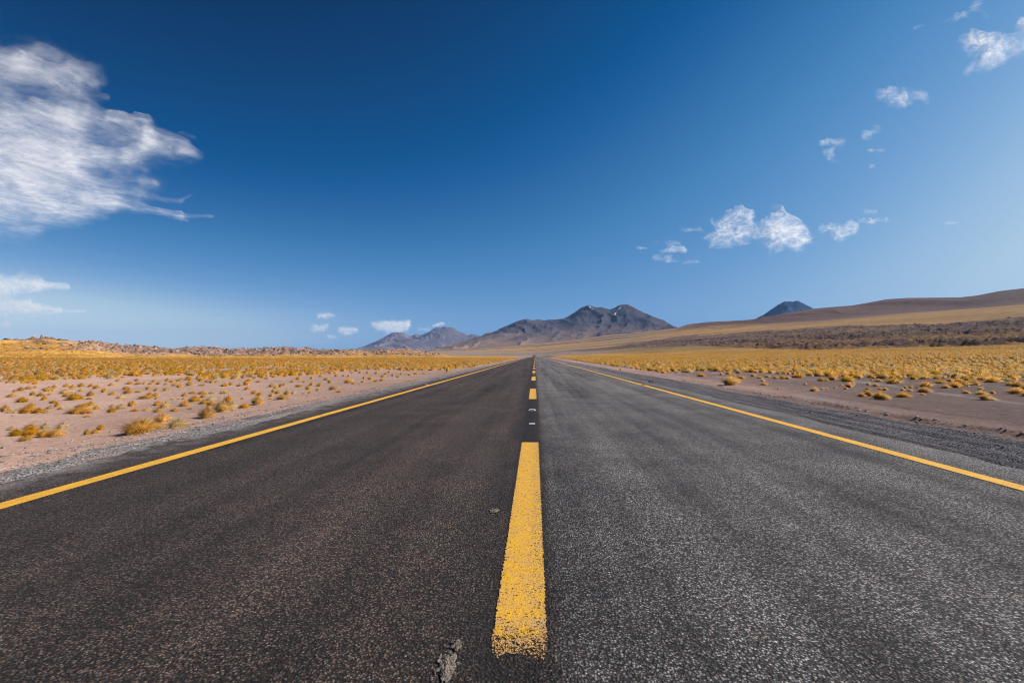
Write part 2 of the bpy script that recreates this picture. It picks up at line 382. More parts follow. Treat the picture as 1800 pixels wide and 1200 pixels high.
# gravel
gvc = t.node('ShaderNodeSeparateColor', {0: t.voro(co, 62, out='Color')}).outputs
gvd = t.voro(co, 62)
gvc2 = t.node('ShaderNodeSeparateColor', {0: t.voro(co, 30, out='Color')}).outputs
gcol = t.mix(gvc[0], (.19, .17, .17), (.62, .56, .54))
gcol = t.mix(t.math('GREATER_THAN', gvc[1], .86), gcol, (.46, .38, .34))
gcol = t.mix(t.math('GREATER_THAN', gvc2[1], .93), gcol, (.50, .47, .46))
gcol = t.mix(t.ss(gvd, .40, .66), gcol, (.06, .052, .05))
gx = t.sep(co)[0]; gs = t.noise(t.vscale(co, (5.0, .22, 1)), 1.0, 4, .65)
gcol = t.mix(t.ss(gx, -1, 1), gcol, t.mix(1.0, gcol, (.78, .79, .83), 'MULTIPLY'))
gcol = t.mix(1.0, gcol, t.mix(t.ss(gs, .36, .62), (.62, .62, .63), (1.15, 1.15, 1.15)), 'MULTIPLY')
dust = t.mul(t.ss(t.noise(co, 1.3, 5, .6), .47, .66), t.ss(gx, 2, -2, .25, 1.0))
gcol = t.mix(t.mul(dust, .55), gcol, (.36, .265, .225))
gedge = t.math('GREATER_THAN', t.add(gm, t.mul(t.sub(n2, .5), .8)), .5)
fin = t.mix(gedge, soil, gcol)
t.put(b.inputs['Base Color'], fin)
b.inputs['Roughness'].default_value = .92; b.inputs['Specular IOR Level'].default_value = .2
b.inputs['Diffuse Roughness'].default_value = .8
hg = t.mul(t.sub(.6, gvd), t.mul(gedge, .014))
hp = t.add(t.mul(peb, .012), t.add(t.mul(n2, .014), t.add(t.mul(sm, .05), t.mul(n3, .03))))
b1 = t.bump(t.add(hg, hp), 1.0, 1.0)
b2 = t.bump(t.add(t.mul(t.mul(cl, gl), .55), t.mul(t.mul(rn, rm), 1.6)), 1.0, 1.0, b1)
t.put(b.inputs['Normal'], b2)

nr, nc = A.shape
V = np.stack([X, Y, Z], -1).reshape(-1, 3)
Fq = grid_faces(nr, nc, wrap=True)[:, ::-1]
# centre disc under the camera
V = np.vstack([V, [[0, 0, -0.06]]])
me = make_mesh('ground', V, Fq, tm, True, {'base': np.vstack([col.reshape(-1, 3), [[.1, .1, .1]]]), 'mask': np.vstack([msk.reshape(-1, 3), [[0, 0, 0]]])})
ground_o = link('ground', me, kind='structure', label='wide high desert plain of pinkish soil rising to a hill on the right', category='ground')

# ---------------------------------------------------------------- mountains; blue of the air haze is painted into their rock colours
mm, t, b = new_mat('hazed_mountain_rock')
co = t.node('ShaderNodeTexCoord').outputs['Object']
ba = t.attr('base'); nz = t.noise(co, .004, 6, .65); nz2 = t.noise(co, .02, 5, .65)
vs = t.node('ShaderNodeVectorMath', operation='SCALE'); t.put(vs.inputs[0], ba); t.put(vs.inputs['Scale'], t.add(.62, t.add(t.mul(nz, .45), t.mul(nz2, .32))))
t.put(b.inputs['Base Color'], vs.outputs[0]); b.inputs['Roughness'].default_value = 1.0; b.inputs['Specular IOR Level'].default_value = .1
t.put(b.inputs['Normal'], t.bump(t.add(t.mul(nz2, 22.), t.mul(nz, 60)), .8, 1.0))
def mountain(pts, D, W, seed, top, foot, label, gull=0.16, lam=(700, 2600), cone=None, snow=(), footn=.5, ext=1.0, power=1.45, crag=0.0):
    pts = np.array(pts, float); d = pxdir(pts[:, 0], pts[:, 1]); cx = (pts[0, 0] + pts[-1, 0]) / 2
    dc = pxdir(np.array([cx]), np.array([625.]))[0]; dc[2] = 0; dc /= np.linalg.norm(dc); lat = np.array([dc[1], -dc[0], 0])
    s = D / (d @ dc); uu = (d @ lat) * s; hh = d[:, 2] * s + CAMZ
    umin, umax = uu[0] - W * .5, uu[-1] + W * .5
    nu = 900; nv = 191
    u = np.linspace(umin, umax, nu); du = u[1] - u[0]
    H = np.interp(u, uu, hh, left=0, right=0)
    H[u < uu[0]] = 0; H[u > uu[-1]] = 0
    if pts[0][1] < 612: H = np.where(u < uu[0], hh[0] * np.clip(1 - (uu[0] - u) / (W * .5), 0, 1), H)
    if pts[-1][1] < 612: H = np.where(u > uu[-1], hh[-1] * np.clip(1 - (u - uu[-1]) / (W * .5), 0, 1), H)
    H = H + (.012 if cone is None else .004) * hh.max() * fbm(u / (D * .012), u * 0 + seed, 4, seed + 3, .6) * (H / hh.max())
    vt = np.linspace(-1, 1, nv); vt = np.sign(vt) * np.abs(vt) ** 1.4; v = vt * W
    Z = np.zeros((nv, nu))
    for i in range(nv):
        sg = max(0, abs(v[i]) - 60) * 0.26
        if sg > du:
            k = int(3 * sg / du) + 1; kk = np.exp(-.5 * (np.arange(-k, k + 1) * du / sg) ** 2); kk /= kk.sum()
            Hs = np.convolve(np.pad(H, k, mode='edge'), kk, 'valid')
        else: Hs = H
        Z[i] = Hs * (1 - abs(vt[i])) ** power
    U, Vv = np.meshgrid(u, v)
    wx = U + 900 * fbm(U / 2200, Vv / 1800, 4, seed + 5)
    N = ridged(wx / lam[0], Vv / lam[1] + 5, 5, seed) - .38
    amp = (.12 + .88 * sstep(0, .09, np.abs(Vv) / W)) * (1 - sstep(.6, 1.0, np.abs(Vv) / W))
    Z = Z + N * gull * H.max() * amp * (0.25 + .9 * Z / H.max())
    Z = Z + crag * H.max() * fbm(U / 350, Vv / 500, 4, seed + 9) * (Z / H.max()) * (0.12 + amp)
    Z = Z - 60 * sstep(.85, 1, np.maximum(np.abs(Vv) / W, 0))
    hrel = Z / H.max()
    P = dc[None, None] * (D + Vv)[..., None] + lat[None, None] * U[..., None]; P[..., 2] = Z
    lo = sstep(footn, .05, hrel + .16 * fbm(U / 1500, Vv / 900, 4, seed + 31))
    c = np.array(top)[None, None] * (1 - lo[..., None]) + np.array(foot)[None, None] * lo[..., None]
    st = sstep(.15, .5, fbm(wx / 500, Vv / 2200, 4, seed + 41))
    c = c * (1 + .45 * st[..., None] * np.array([1.1, .9, .75]))
    px, py, _ = project(P.reshape(-1, 3)); px = px.reshape(U.shape); py = py.reshape(U.shape)
    for (x0, y0, x1, y1, w) in snow:       # old snow lying in gullies
        dx, dy = x1 - x0, y1 - y0; L = dx * dx + dy * dy
        tt = np.clip(((px - x0) * dx + (py - y0) * dy) / L, 0, 1); dd = np.hypot(px - x0 - tt * dx, py - y0 - tt * dy)
        m = (dd + .7 * fbm(U / 120, Vv / 120, 3, 9) < w * .8) & (Vv < 0)
        c[m] = (.8, .8, .85)
    me = make_mesh('mountain', P.reshape(-1, 3), grid_faces(nv, nu), mm, True, {'base': np.clip(c, .01, 1).reshape(-1, 3)})
    return link('mountain', me, kind='structure', label=label, category='mountain')

mountain([(600, 622), (617, 616), (643, 607), (667, 597), (690, 584.5), (697, 583.5), (708, 584.5), (714, 587), (720, 590), (726, 589), (732, 586.5), (738, 588.5), (743, 588), (755, 583), (764, 576), (770, 574.5), (776, 575.5), (782, 572.5), (786, 575), (793, 574.5), (800, 578), (807, 582.5), (815, 585), (822, 589), (830, 586.5), (843, 590), (880, 600), (930, 616)],
         30000, 9000, 11, (.13, .11, .135), (.21, .165, .155), 'pair of pale violet peaks on the horizon left of the road end', gull=.15, lam=(700, 3600), crag=.035, footn=.35)
mountain([(770, 615), (800, 604), (843, 591), (857, 587), (877, 579), (900, 567.5), (910, 563.5), (925, 560), (933, 563), (947, 561.5), (970, 562), (990, 560), (1007, 551), (1023, 540), (1032, 537), (1037, 536), (1044, 538.5), (1050, 540), (1057, 539.5), (1065, 542), (1072, 543), (1080, 540), (1088, 535.5), (1095, 535), (1103, 535), (1110, 537.5), (1117, 541), (1133, 550), (1150, 557), (1167, 563.5), (1183, 572), (1200, 578), (1240, 590), (1290, 606)],
         16500, 6500, 23, (.070, .060, .078), (.25, .165, .12), 'broad dark double-peaked volcano with snow flecks beyond the end of the road', gull=.12, lam=(460, 1700), crag=.045,
         snow=[(1036.5, 538.5, 1038, 541, .5), (1041, 543, 1041.5, 545, .4), (1090.5, 540, 1088, 543, 1.0), (1083, 549, 1080.5, 553, .5)], footn=.55)
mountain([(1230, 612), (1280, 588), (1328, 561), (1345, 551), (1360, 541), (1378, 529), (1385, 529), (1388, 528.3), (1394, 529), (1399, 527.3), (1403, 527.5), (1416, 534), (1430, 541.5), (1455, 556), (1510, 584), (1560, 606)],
         17500, 4800, 37, (.022, .048, .105), (.035, .06, .11), 'dark blue flat-topped volcanic cone behind the long brown hill', gull=.14, lam=(420, 3500), footn=.2, power=1.5)  # cone's base colour blued to stand in for distant haze

# ---------------------------------------------------------------- road
am, t, b = new_mat('asphalt')
co = t.node('ShaderNodeTexCoord').outputs['Object']
xyz = t.sep(co)
v1 = t.node('ShaderNodeSeparateColor', {0: t.voro(co, 105, out='Color')}).outputs; d1 = t.voro(co, 105)
v2 = t.node('ShaderNodeSeparateColor', {0: t.voro(co, 230, out='Color')}).outputs; d2_ = t.voro(co, 230)
nf = t.noise(co, 60, 5, .75)
streak = t.noise(t.vscale(co, (2.1, .05, 1)), 1.0, 4, .6)
streak2 = t.noise(t.vscale(co, (.9, .10, 1)), 1.0, 3, .6)
patch = t.noise(co, 1.1, 6, .62)
lane = t.ss(t.add(xyz[0], t.mul(t.sub(t.noise(co, 3, 3), .5), .10)), .02, .16)
cb = t.mix(lane, (.096, .069, .056), (.228, .212, .206))
# traffic-polished wheel paths show more bare stone, the middle and joints more bitumen
wp = t.add(t.mul(t.sub(streak, .5), 3.0), t.add(t.mul(t.sub(patch, .5), 1.9), t.mul(t.sub(streak2, .5), 1.2)))
wp = t.math('MAXIMUM', wp, -.6)
k = t.add(1.0, wp)
vs = t.node('ShaderNodeVectorMath', operation='SCALE'); t.put(vs.inputs[0], cb); t.put(vs.inputs['Scale'], k)
ac = vs.outputs[0]
stone = t.mix(t.math('POWER', v1[0], 1.6), (.36, .36, .36), (2.35, 2.25, 2.18))
ac = t.mix(1.0, ac, stone, 'MULTIPLY')
stone2 = t.mix(v2[0], (.6, .6, .6), (1.4, 1.4, 1.4))
ac = t.mix(1.0, ac, stone2, 'MULTIPLY')
ac = t.mix(t.mul(t.math('GREATER_THAN', v1[1], .93), .55), ac, (.26, .15, .115))
ac = t.mix(t.mul(t.math('GREATER_THAN', v2[1], .975), .6), ac, (.42, .40, .38))
pit = t.mul(t.ss(d1, .36, .56), .92)
pit = t.math('MAXIMUM', pit, t.ss(nf, .49, .39))
tar = t.ss(t.math('ABSOLUTE', t.add(xyz[0], .045)), .14, .08); ac = t.mix(t.mul(tar, .8), ac, t.mix(1.0, ac, (.48, .47, .47), 'MULTIPLY'))
ac = t.mix(t.mul(pit, .88), ac, (.012, .0105, .010))
joint = t.math('ABSOLUTE', t.add(xyz[0], .20)); 
ac = t.mix(t.mul(t.ss(joint, .20, .02), t.mul(t.ss(patch, .40, .56), .6)), ac, (.016, .015, .015))
# soil dust blown over the margins
em = t.math('MAXIMUM', t.ss(xyz[0], -3.50, -4.0), t.mul(t.ss(xyz[0], 3.7, 4.3), .5))
dn = t.noise(co, 3.0, 6, .7)
ac = t.mix(t.mul(em, t.ss(dn, .40, .60)), ac, t.mix(v1[0], (.10, .085, .08), (.40, .33, .30)))
t.put(b.inputs['Base Color'], ac)
b.inputs['Roughness'].default_value = .75; b.inputs['Specular IOR Level'].default_value = .22
t.put(b.inputs['Normal'], t.bump(t.add(t.mul(t.sub(.7, d1), .010), t.add(t.mul(t.sub(.7, d2_), .003), t.mul(nf, .012))), 1.0, .9))

ys = [-6.0]
while ys[-1] < 1120: ys.append(ys[-1] + (0.12 if ys[-1] < 30 else (0.6 if ys[-1] < 150 else 6)))
ys = np.array(ys)
def strip(ys, xa, xb, z, nx=2):
    tx = np.linspace(0, 1, nx)[None, :]
    Xs = xa[:, None] * (1 - tx) + xb[:, None] * tx; Ys = np.repeat(ys[:, None], nx, 1); Zs = np.repeat(z[:, None], nx, 1)
    return np.stack([Xs, Ys, Zs], -1).reshape(-1, 3), grid_faces(len(ys), nx)
nearj = (1 - sstep(60, 140, ys))
xa = -3.98 + nearj * (.16 * fbm(ys * .6, ys * 0, 4, 201) + .06 * fbm(ys * 4, ys * 0, 3, 203))
xb = 4.12 + nearj * (.14 * fbm(ys * .6, ys * 0 + 3, 4, 205) + .06 * fbm(ys * 4, ys * 0 + 3, 3, 207))
V, F = strip(ys, xa, xb, road_z(ys), 9)
road = link('road', make_mesh('road', V, F, am), kind='structure', label='straight two-lane asphalt road running to the horizon', category='road')

ym, t, b = new_mat('yellow_road_paint')
co = t.node('ShaderNodeTexCoord').outputs['Object']
e = t.attr('edge', 'Fac'); wv = t.attr('wear', 'Fac')
v1 = t.node('ShaderNodeSeparateColor', {0: t.voro(co, 85, out='Color')}).outputs; d1 = t.voro(co, 85); nf = t.noise(co, 60, 5, .75)
nb = t.noise(co, 14, 4, .6); vf = t.node('ShaderNodeSeparateColor', {0: t.voro(co, 150, out='Color')}).outputs
yc = t.mix(t.ss(nb, .35, .7), (.86, .45, .012), (.80, .41, .05))
yc = t.mix(t.mul(wv, t.ss(nb, .30, .62)), yc, (.62, .36, .13))
yc = t.mix(t.mul(vf[0], .28), yc, (.50, .24, .02))
t.put(b.inputs['Base Color'], yc); b.inputs['Roughness'].default_value = .6
sp1 = t.noise(co, 210, 3, .65); sp2 = t.noise(co, 95, 4, .7)
hole = t.math('MAXIMUM', t.math('LESS_THAN', sp1, t.add(.372, t.mul(wv, .050))), t.math('LESS_THAN', sp2, t.add(.375, t.mul(wv, .05))))
edgeh = t.math('LESS_THAN', e, t.add(t.mul(nf, 0.55), t.mul(v1[0], .35)))
al = t.sub(1.0, t.math('MAXIMUM', hole, edgeh))
t.put(b.inputs['Alpha'], al)
t.put(b.inputs['Normal'], t.bump(t.add(t.mul(sp1, .0025), t.mul(nf, .006)), 1.0, .8))
em_, t, b2 = new_mat('yellow_edge_paint')
co = t.node('ShaderNodeTexCoord').outputs['Object']; nf = t.noise(co, 60, 5, .75); nb = t.noise(co, 9, 4, .6); e = t.attr('edge', 'Fac'); d1 = t.voro(co, 85)
t.put(b2.inputs['Base Color'], t.mix(t.ss(nb, .35, .7), (.82, .43, .03), (.70, .34, .022))); b2.inputs['Roughness'].default_value = .6
t.put(b2.inputs['Alpha'], t.sub(1.0, t.math('MAXIMUM', t.math('MAXIMUM', t.math('LESS_THAN', nf, .34), t.math('LESS_THAN', t.add(t.mul(t.noise(co, 150, 3, .6), .7), t.mul(t.noise(co, 2.3, 4, .6), .3)), .385)), t.math('LESS_THAN', e, t.mul(nf, .5)))))
t.put(b2.inputs['Normal'], t.bump(t.add(t.mul(t.sub(.7, d1), .005), t.mul(nf, .006)), 1.0, .8))

def marking(name, xc, w, y0, y1, mat, step, wearend=False, dash=True):
    n = max(2, int((y1 - y0) / step) + 1); ys_ = np.linspace(y0, y1, n) if y1 < 200 else np.array([y for y in ys if y0 <= y <= y1])
    n = len(ys_); nx = 9; us = np.linspace(-1, 1, nx)
    Xs = xc + us[None, :] * w / 2 + 0 * ys_[:, None]; Ys = ys_[:, None] + 0 * us[None, :]
    if not dash: Xs = Xs + .006 * fbm(Ys * 1.1, us[None, :] * 1.5 + xc, 3, 77) * (Ys < 80)
    Zs = road_z(Ys) + .004 + 0.02 * sstep(80, 500, Ys)
    ed = np.minimum(1, (1 - np.abs(us)) / .10)[None, :] + 0 * Ys
    if dash:
        ends = np.minimum(Ys - y0, y1 - Ys) / .03; ed = np.minimum(ed, np.clip(ends, 0, 1))
    ed = np.clip(ed, 0, 1) * 1.2
    if not dash: ed = np.where(Ys > 40, 1.2, ed)
    wear = .25 + .55 * sstep(-.1, .9, us)[None, :] * (1 + 0 * Ys) + .2 * (us[None, :] < -.5)
    if wearend:
        wear = wear + 2.4 * sstep(y0 + .30, y0 - .02, Ys); ed = ed - 1.0 * sstep(y0 + .14, y0, Ys) * (.35 + .75 * np.exp(-((us[None, :] + .15) / .5) ** 2))
    me = make_mesh(name, np.stack([Xs, Ys, Zs], -1).reshape(-1, 3), grid_faces(n, nx), mat, True, {'edge': ed.ravel(), 'wear': np.clip(wear, 0, 3.0).ravel()})
    return link(name, me, parent=road)
o = marking('lane_dash', -.052, .20, 1.52, 5.34, ym, .02, True); o['label'] = 'nearest yellow centre dash with a worn broken end'
for (a, c) in ((10.6, 14.0), (18.5, 22.1), (26.5, 30.4), (34.6, 38.2), (42.8, 46.6), (51, 54.8), (59.3, 63), (67.5, 71.3), (75.8, 79.5), (84, 87.8), (92.3, 96), (100.5, 104.3)):
    marking('lane_dash', -.048, .188, a, c, ym, .05)
yy = 109.
while yy < 290: marking('lane_dash', -.048, .188, yy, yy + 3.8, em_, .5); yy += 8.25
marking('edge_line', -3.37, .15, -4, 1110, em_, .3, dash=False)
marking('edge_line', 3.49, .15, -4, 1110, em_, .3, dash=False)

# ---------------------------------------------------------------- simple parts
def simple_mat(name, c, rough=.7, bump=None, var=.25, scale=30.):
    m, t, b = new_mat(name); co = t.node('ShaderNodeTexCoord').outputs['Object']
    n = t.noise(co, scale, 5, .65)
    t.put(b.inputs['Base Color'], t.mix(n, tuple(v * (1 - var) for v in c), tuple(min(1, v * (1 + var)) for v in c)))
    b.inputs['Roughness'].default_value = rough
    if bump: t.put(b.inputs['Normal'], t.bump(n, 1.0, bump))
    return m
def ico(sub=1):
    p = (1 + 5 ** .5) / 2
    v = [(-1, p, 0), (1, p, 0), (-1, -p, 0), (1, -p, 0), (0, -1, p), (0, 1, p), (0, -1, -p), (0, 1, -p), (p, 0, -1), (p, 0, 1), (-p, 0, -1), (-p, 0, 1)]
    v = [np.array(a, float) / np.linalg.norm(a) for a in v]
    f = [(0, 11, 5), (0, 5, 1), (0, 1, 7), (0, 7, 10), (0, 10, 11), (1, 5, 9), (5, 11, 4), (11, 10, 2), (10, 7, 6), (7, 1, 8), (3, 9, 4), (3, 4, 2), (3, 2, 6), (3, 6, 8), (3, 8, 9), (4, 9, 5), (2, 4, 11), (6, 2, 10), (8, 6, 7), (9, 8, 1)]
    for _ in range(sub):
        cache = {}; nf = []
        def mid(a, b_):
            k = (min(a, b_), max(a, b_))
            if k not in cache:
                m = v[a] + v[b_]; v.append(m / np.linalg.norm(m)); cache[k] = len(v) - 1
            return cache[k]
        for a, b_, c in f:
            ab, bc, ca = mid(a, b_), mid(b_, c), mid(c, a); nf += [(a, ab, ca), (b_, bc, ab), (c, ca, bc), (ab, bc, ca)]
        f = nf
    return np.array(v), np.array(f)
IV0, IF0 = ico(0); IV1, IF1 = ico(1)
def stones(name, pts, sizes, mat, iv, if_, flat=.6, **tags):
    n = len(pts); nv_ = len(iv)
    a = rng.uniform(0, 6.283, n); ca, sa = np.cos(a), np.sin(a)
    sc3 = sizes[:, None] * rng.uniform(.6, 1.3, (n, 3)) * np.array([1, 1, flat])
    v = iv[None] * (1 + rng.uniform(-.22, .22, (n, nv_, 1))) * sc3[:, None, :]
    x = v[..., 0] * ca[:, None] - v[..., 1] * sa[:, None]; y = v[..., 0] * sa[:, None] + v[..., 1] * ca[:, None]
    v = np.stack([x, y, v[..., 2]], -1) + pts[:, None, :]
    F = (if_[None] + (np.arange(n) * nv_)[:, None, None]).reshape(-1, 3)
    rc_ = np.repeat(rng.uniform(0, 1, n), nv_)
    return link(name, make_mesh(name, v.reshape(-1, 3), F, mat, False, {'rnd': rc_}), **tags)
stm, t, b = new_mat('roadside_stone')
co = t.node('ShaderNodeTexCoord').outputs['Object']; rn_ = t.attr('rnd', 'Fac')
cr = t.node('ShaderNodeValToRGB', {0: rn_}); el_ = cr.color_ramp.elements
el_[0].position = 0; el_[0].color = (.12, .11, .115, 1); el_[1].position = 1; el_[1].color = (.50, .44, .41, 1)
x_ = el_.new(.35); x_.color = (.30, .21, .18, 1); x_ = el_.new(.75); x_.color = (.42, .33, .29, 1)
t.put(b.inputs['Base Color'], t.mix(t.noise(co, 60, 3), cr.outputs[0], t.mix(1., cr.outputs[0], (.7, .7, .7), 'MULTIPLY'))); b.inputs['Roughness'].default_value = .9
def scatter_x(n, xc, xs, y0, y1, smin, smax):
    y = y0 * (y1 / y0) ** rng.uniform(0, 1, n); x = xc + rng.normal(0, xs, n); s = smin * (smax / smin) ** (rng.uniform(0, 1, n) ** 2.2)
    return x, y, s
parts = [scatter_x(3600, -5.2, .45, 2.5, 45, .006, .026), scatter_x(1500, -6.2, .8, 3, 40, .005, .03), scatter_x(900, -4.5, .3, 2.5, 30, .006, .018), scatter_x(2600, 5.7, .5, 3, 40, .006, .020), scatter_x(700, 6.4, .12, 4, 22, .01, .04), scatter_x(700, 9, 2.0, 5, 40, .007, .022), scatter_x(900, -9, 3, 5, 40, .006, .03)]
x = np.concatenate([p[0] for p in parts]); y = np.concatenate([p[1] for p in parts]); s = np.concatenate([p[2] for p in parts])
kp = np.abs(x) > 4.2; x, y, s = x[kp], y[kp], s[kp]
stones('pebbles', np.stack([x, y, ground(x, y) + s * .15], -1), s, stm, IV0, IF0, kind='stuff', label='loose pebbles and small stones strewn along both road verges', category='pebbles')

# rubble on the ridge at the left
rbm, t, b = new_mat('ridge_boulder')
rn_ = t.attr('rnd', 'Fac'); cr = t.node('ShaderNodeValToRGB', {0: rn_}); el_ = cr.color_ramp.elements
el_[0].color = (.17, .11, .09, 1); el_[1].color = (.50, .36, .30, 1); x_ = el_.new(.5); x_.color = (.34, .215, .175, 1)
t.put(b.inputs['Base Color'], cr.outputs[0]); b.inputs['Roughness'].default_value = .95
rr_i, cc_i = np.nonzero(ridge_rock > .35)
sel = rng.choice(len(rr_i), 4200, replace=False)
px_, py_ = X[rr_i[sel], cc_i[sel]] + rng.uniform(-2, 2, 4200), Y[rr_i[sel], cc_i[sel]] + rng.uniform(-2, 2, 4200)
sz = .22 * (.85 / .22) ** (rng.uniform(0, 1, 4200) ** 2.0)
stones('boulders', np.stack([px_, py_, Z[rr_i[sel], cc_i[sel]] + sz * .1], -1), sz, rbm, IV1, IF1, .8, kind='stuff', label='pinkish boulders and rubble covering the low ridge on the left', category='boulders')
# cairn on the ridge top
dcr = pxdir(np.array(73.), np.array(597.)); dcr = dcr / np.hypot(dcr[0], dcr[1]); cp = dcr * 335
cz = CAMZ + 335 * dcr[2] - .6
cv = []; cf = []
for i, (w, h0) in enumerate(((1.15, 0), (1.0, .7), (.8, 1.3), (.62, 1.85), (.45, 2.35), (.28, 2.75))):
    v = IV1 * (1 + rng.uniform(-.15, .15, (len(IV1), 1))) * np.array([w, w, .42]) + np.array([rng.uniform(-.1, .1), 0, h0]); cf.append(IF1 + len(IV1) * i); cv.append(v)
link('cairn', make_mesh('cairn', np.vstack(cv), np.vstack(cf), simple_mat('cairn_stone', (.26, .17, .15), .9, .02), False), (cp[0], cp[1], cz), label='small stone cairn on the highest point of the left ridge', category='cairn')

# reflective road studs in the gap of the centre line
wm = simple_mat('stud_white', (.46, .46, .45), .35); gm_ = simple_mat('stud_base', (.33, .33, .33), .6)
def frustum(w, l, h, w2, l2, z0=0.):
    v = [(sx * w / 2, sy * l / 2, z0) for sx, sy in ((-1, -1), (1, -1), (1, 1), (-1, 1))] + [(sx * w2 / 2, sy * l2 / 2, z0 + h) for sx, sy in ((-1, -1), (1, -1), (1, 1), (-1, 1))]
    f = [(0, 3, 2, 1), (4, 5, 6, 7), (0, 1, 5, 4), (1, 2, 6, 5), (2, 3, 7, 6), (3, 0, 4, 7)]
    return np.array(v), np.array(f)
for i, (yy, lab) in enumerate(((8.45, 'nearest raised white road stud between the first two centre dashes'), (24.3, 'raised white road stud just beyond the third centre dash'))):
    e_ = bpy.data.objects.new('road_stud', None); COL.objects.link(e_); e_.location = (-.045, yy, 0.0); e_['label'] = lab; e_['category'] = 'road stud'; e_['group'] = 'white road studs on the centre line'; e_.empty_display_size = .1
    v, f = frustum(.13, .11, .022, .085, .06, .001); link('base', make_mesh('stud_base', v, f, wm, False), parent=e_)
    v, f = frustum(.07, .006, .012, .07, .004, .006); v = v + np.array([0, -.047, 0]); link('reflector', make_mesh('stud_reflector', v, f, gm_, False), parent=e_)
v, f = frustum(.085, .10, .006, .07, .07, .003)
link('paint_chip', make_mesh('paint_chip', v, f, wm, False), (-.04, 6.78, 0), label='thin white chip lying on the asphalt beyond the nearest centre dash', category='chip')

# crumbled patches in the asphalt
sand, t, b = new_mat('sandy_crumbs')
co = t.node('ShaderNodeTexCoord').outputs['Object']; v1 = t.node('ShaderNodeSeparateColor', {0: t.voro(co, 120, out='Color')}).outputs; d1 = t.voro(co, 120); nf = t.noise(co, 45, 5, .7)
t.put(b.inputs['Base Color'], t.mix(t.ss(nf, .52, .36), t.mix(v1[0], (.13, .10, .08), (.34, .27, .22)), (.02, .018, .016))); b.inputs['Roughness'].default_value = .95
t.put(b.inputs['Normal'], t.bump(t.add(t.mul(t.sub(.6, d1), .006), t.mul(nf, .02)), 1., .9))
def patch_mesh(cx, cy, rx, ry, seed, label, thr=.0):
    n = 70; g_ = np.linspace(-1, 1, n); U, W_ = np.meshgrid(g_, g_)
    q = 1 - np.hypot(U, W_) + .75 * fbm(U * 2.6 + seed, W_ * 2.6, 5, seed, .65) - thr
    Zp = .0035 + .010 * np.clip(q, 0, .8) * (0.6 + .8 * vnoise(U * 14, W_ * 14, seed))
    P_ = np.stack([U * rx, W_ * ry, Zp], -1).reshape(-1, 3); F_ = grid_faces(n, n); qq = q.ravel()[F_].min(1); F_ = F_[qq > .12]
    used, inv = np.unique(F_, return_inverse=True)
    return link('pothole', make_mesh('pothole', P_[used], inv.reshape(F_.shape), sand, False), (cx, cy, 0), kind='structure', label=label, category='pothole')
h1 = hit(785, 1180); h2 = hit(869, 907)
patch_mesh(h1[0] + .005, h1[1] - .02, .042, .095, 3, 'larger sandy crumbled hole in the asphalt at the bottom edge', .15)
patch_mesh(h1[0] + .02, h1[1] + .085, .03, .035, 8, 'small sandy hole just above the larger one at the bottom edge', .1)
patch_mesh(h2[0], h2[1], .04, .055, 14, 'small pale hole in the asphalt left of the nearest yellow dash', .1)

# scrap on the shoulders
rub = simple_mat('rubber', (.018, .018, .02), .6, .004); pl = simple_mat('pink_scrap', (.45, .22, .19), .6, .003)
def scrap(name, px, py, w, d, h, mat, label, cat, seed):
    q = hit(px, py); n = 22; g_ = np.linspace(-1, 1, n); U, W_ = np.meshgrid(g_, np.linspace(-1, 1, 10))
    zz = h * (np.cos(U * 1.5) ** 2) * (1 + .5 * fbm(U * 2, W_ * 2, 3, seed)) ; xx = U * w / 2 * (1 + .15 * fbm(U * 3, W_ * 3, 2, seed + 2)); yy_ = W_ * d / 2 * (1 + .3 * fbm(U * 3, W_ * 0, 2, seed + 3)) + .15 * w * U ** 2
    top = np.stack([xx, yy_, zz + .012], -1).reshape(-1, 3); bot = top - np.array([0, 0, .012]); F_ = grid_faces(10, n); N_ = len(top)
    bd = []
    for i in range(n - 1): bd += [(i + 1, i, i + N_, i + 1 + N_), (9 * n + i, 9 * n + i + 1, 9 * n + i + 1 + N_, 9 * n + i + N_)]
    for i in range(9): bd += [(i * n, (i + 1) * n, (i + 1) * n + N_, i * n + N_), ((i + 1) * n + n - 1, i * n + n - 1, i * n + n - 1 + N_, (i + 1) * n + n - 1 + N_)]
    zf = max(q[2], 0 if abs(q[0]) < 4.0 else q[2])
    link(name, make_mesh(name, np.vstack([top, bot]), np.vstack([F_, F_[:, ::-1] + N_, np.array(bd)]), mat, True), (q[0], q[1], zf + .002), label=label, category=cat)
scrap('tyre_scrap', 1144, 673, .24, .13, .06, rub, 'curled black scrap of tyre rubber on the right gravel shoulder', 'tyre scrap', 5)
scrap('litter_scrap', 1133, 678.5, .17, .10, .015, pl, 'flat pinkish scrap beside the right yellow edge line', 'scrap', 9)
scrap('litter_scrap', 748, 679, .16, .12, .03, pl, 'small reddish scrap beside the left yellow edge line', 'scrap', 12)

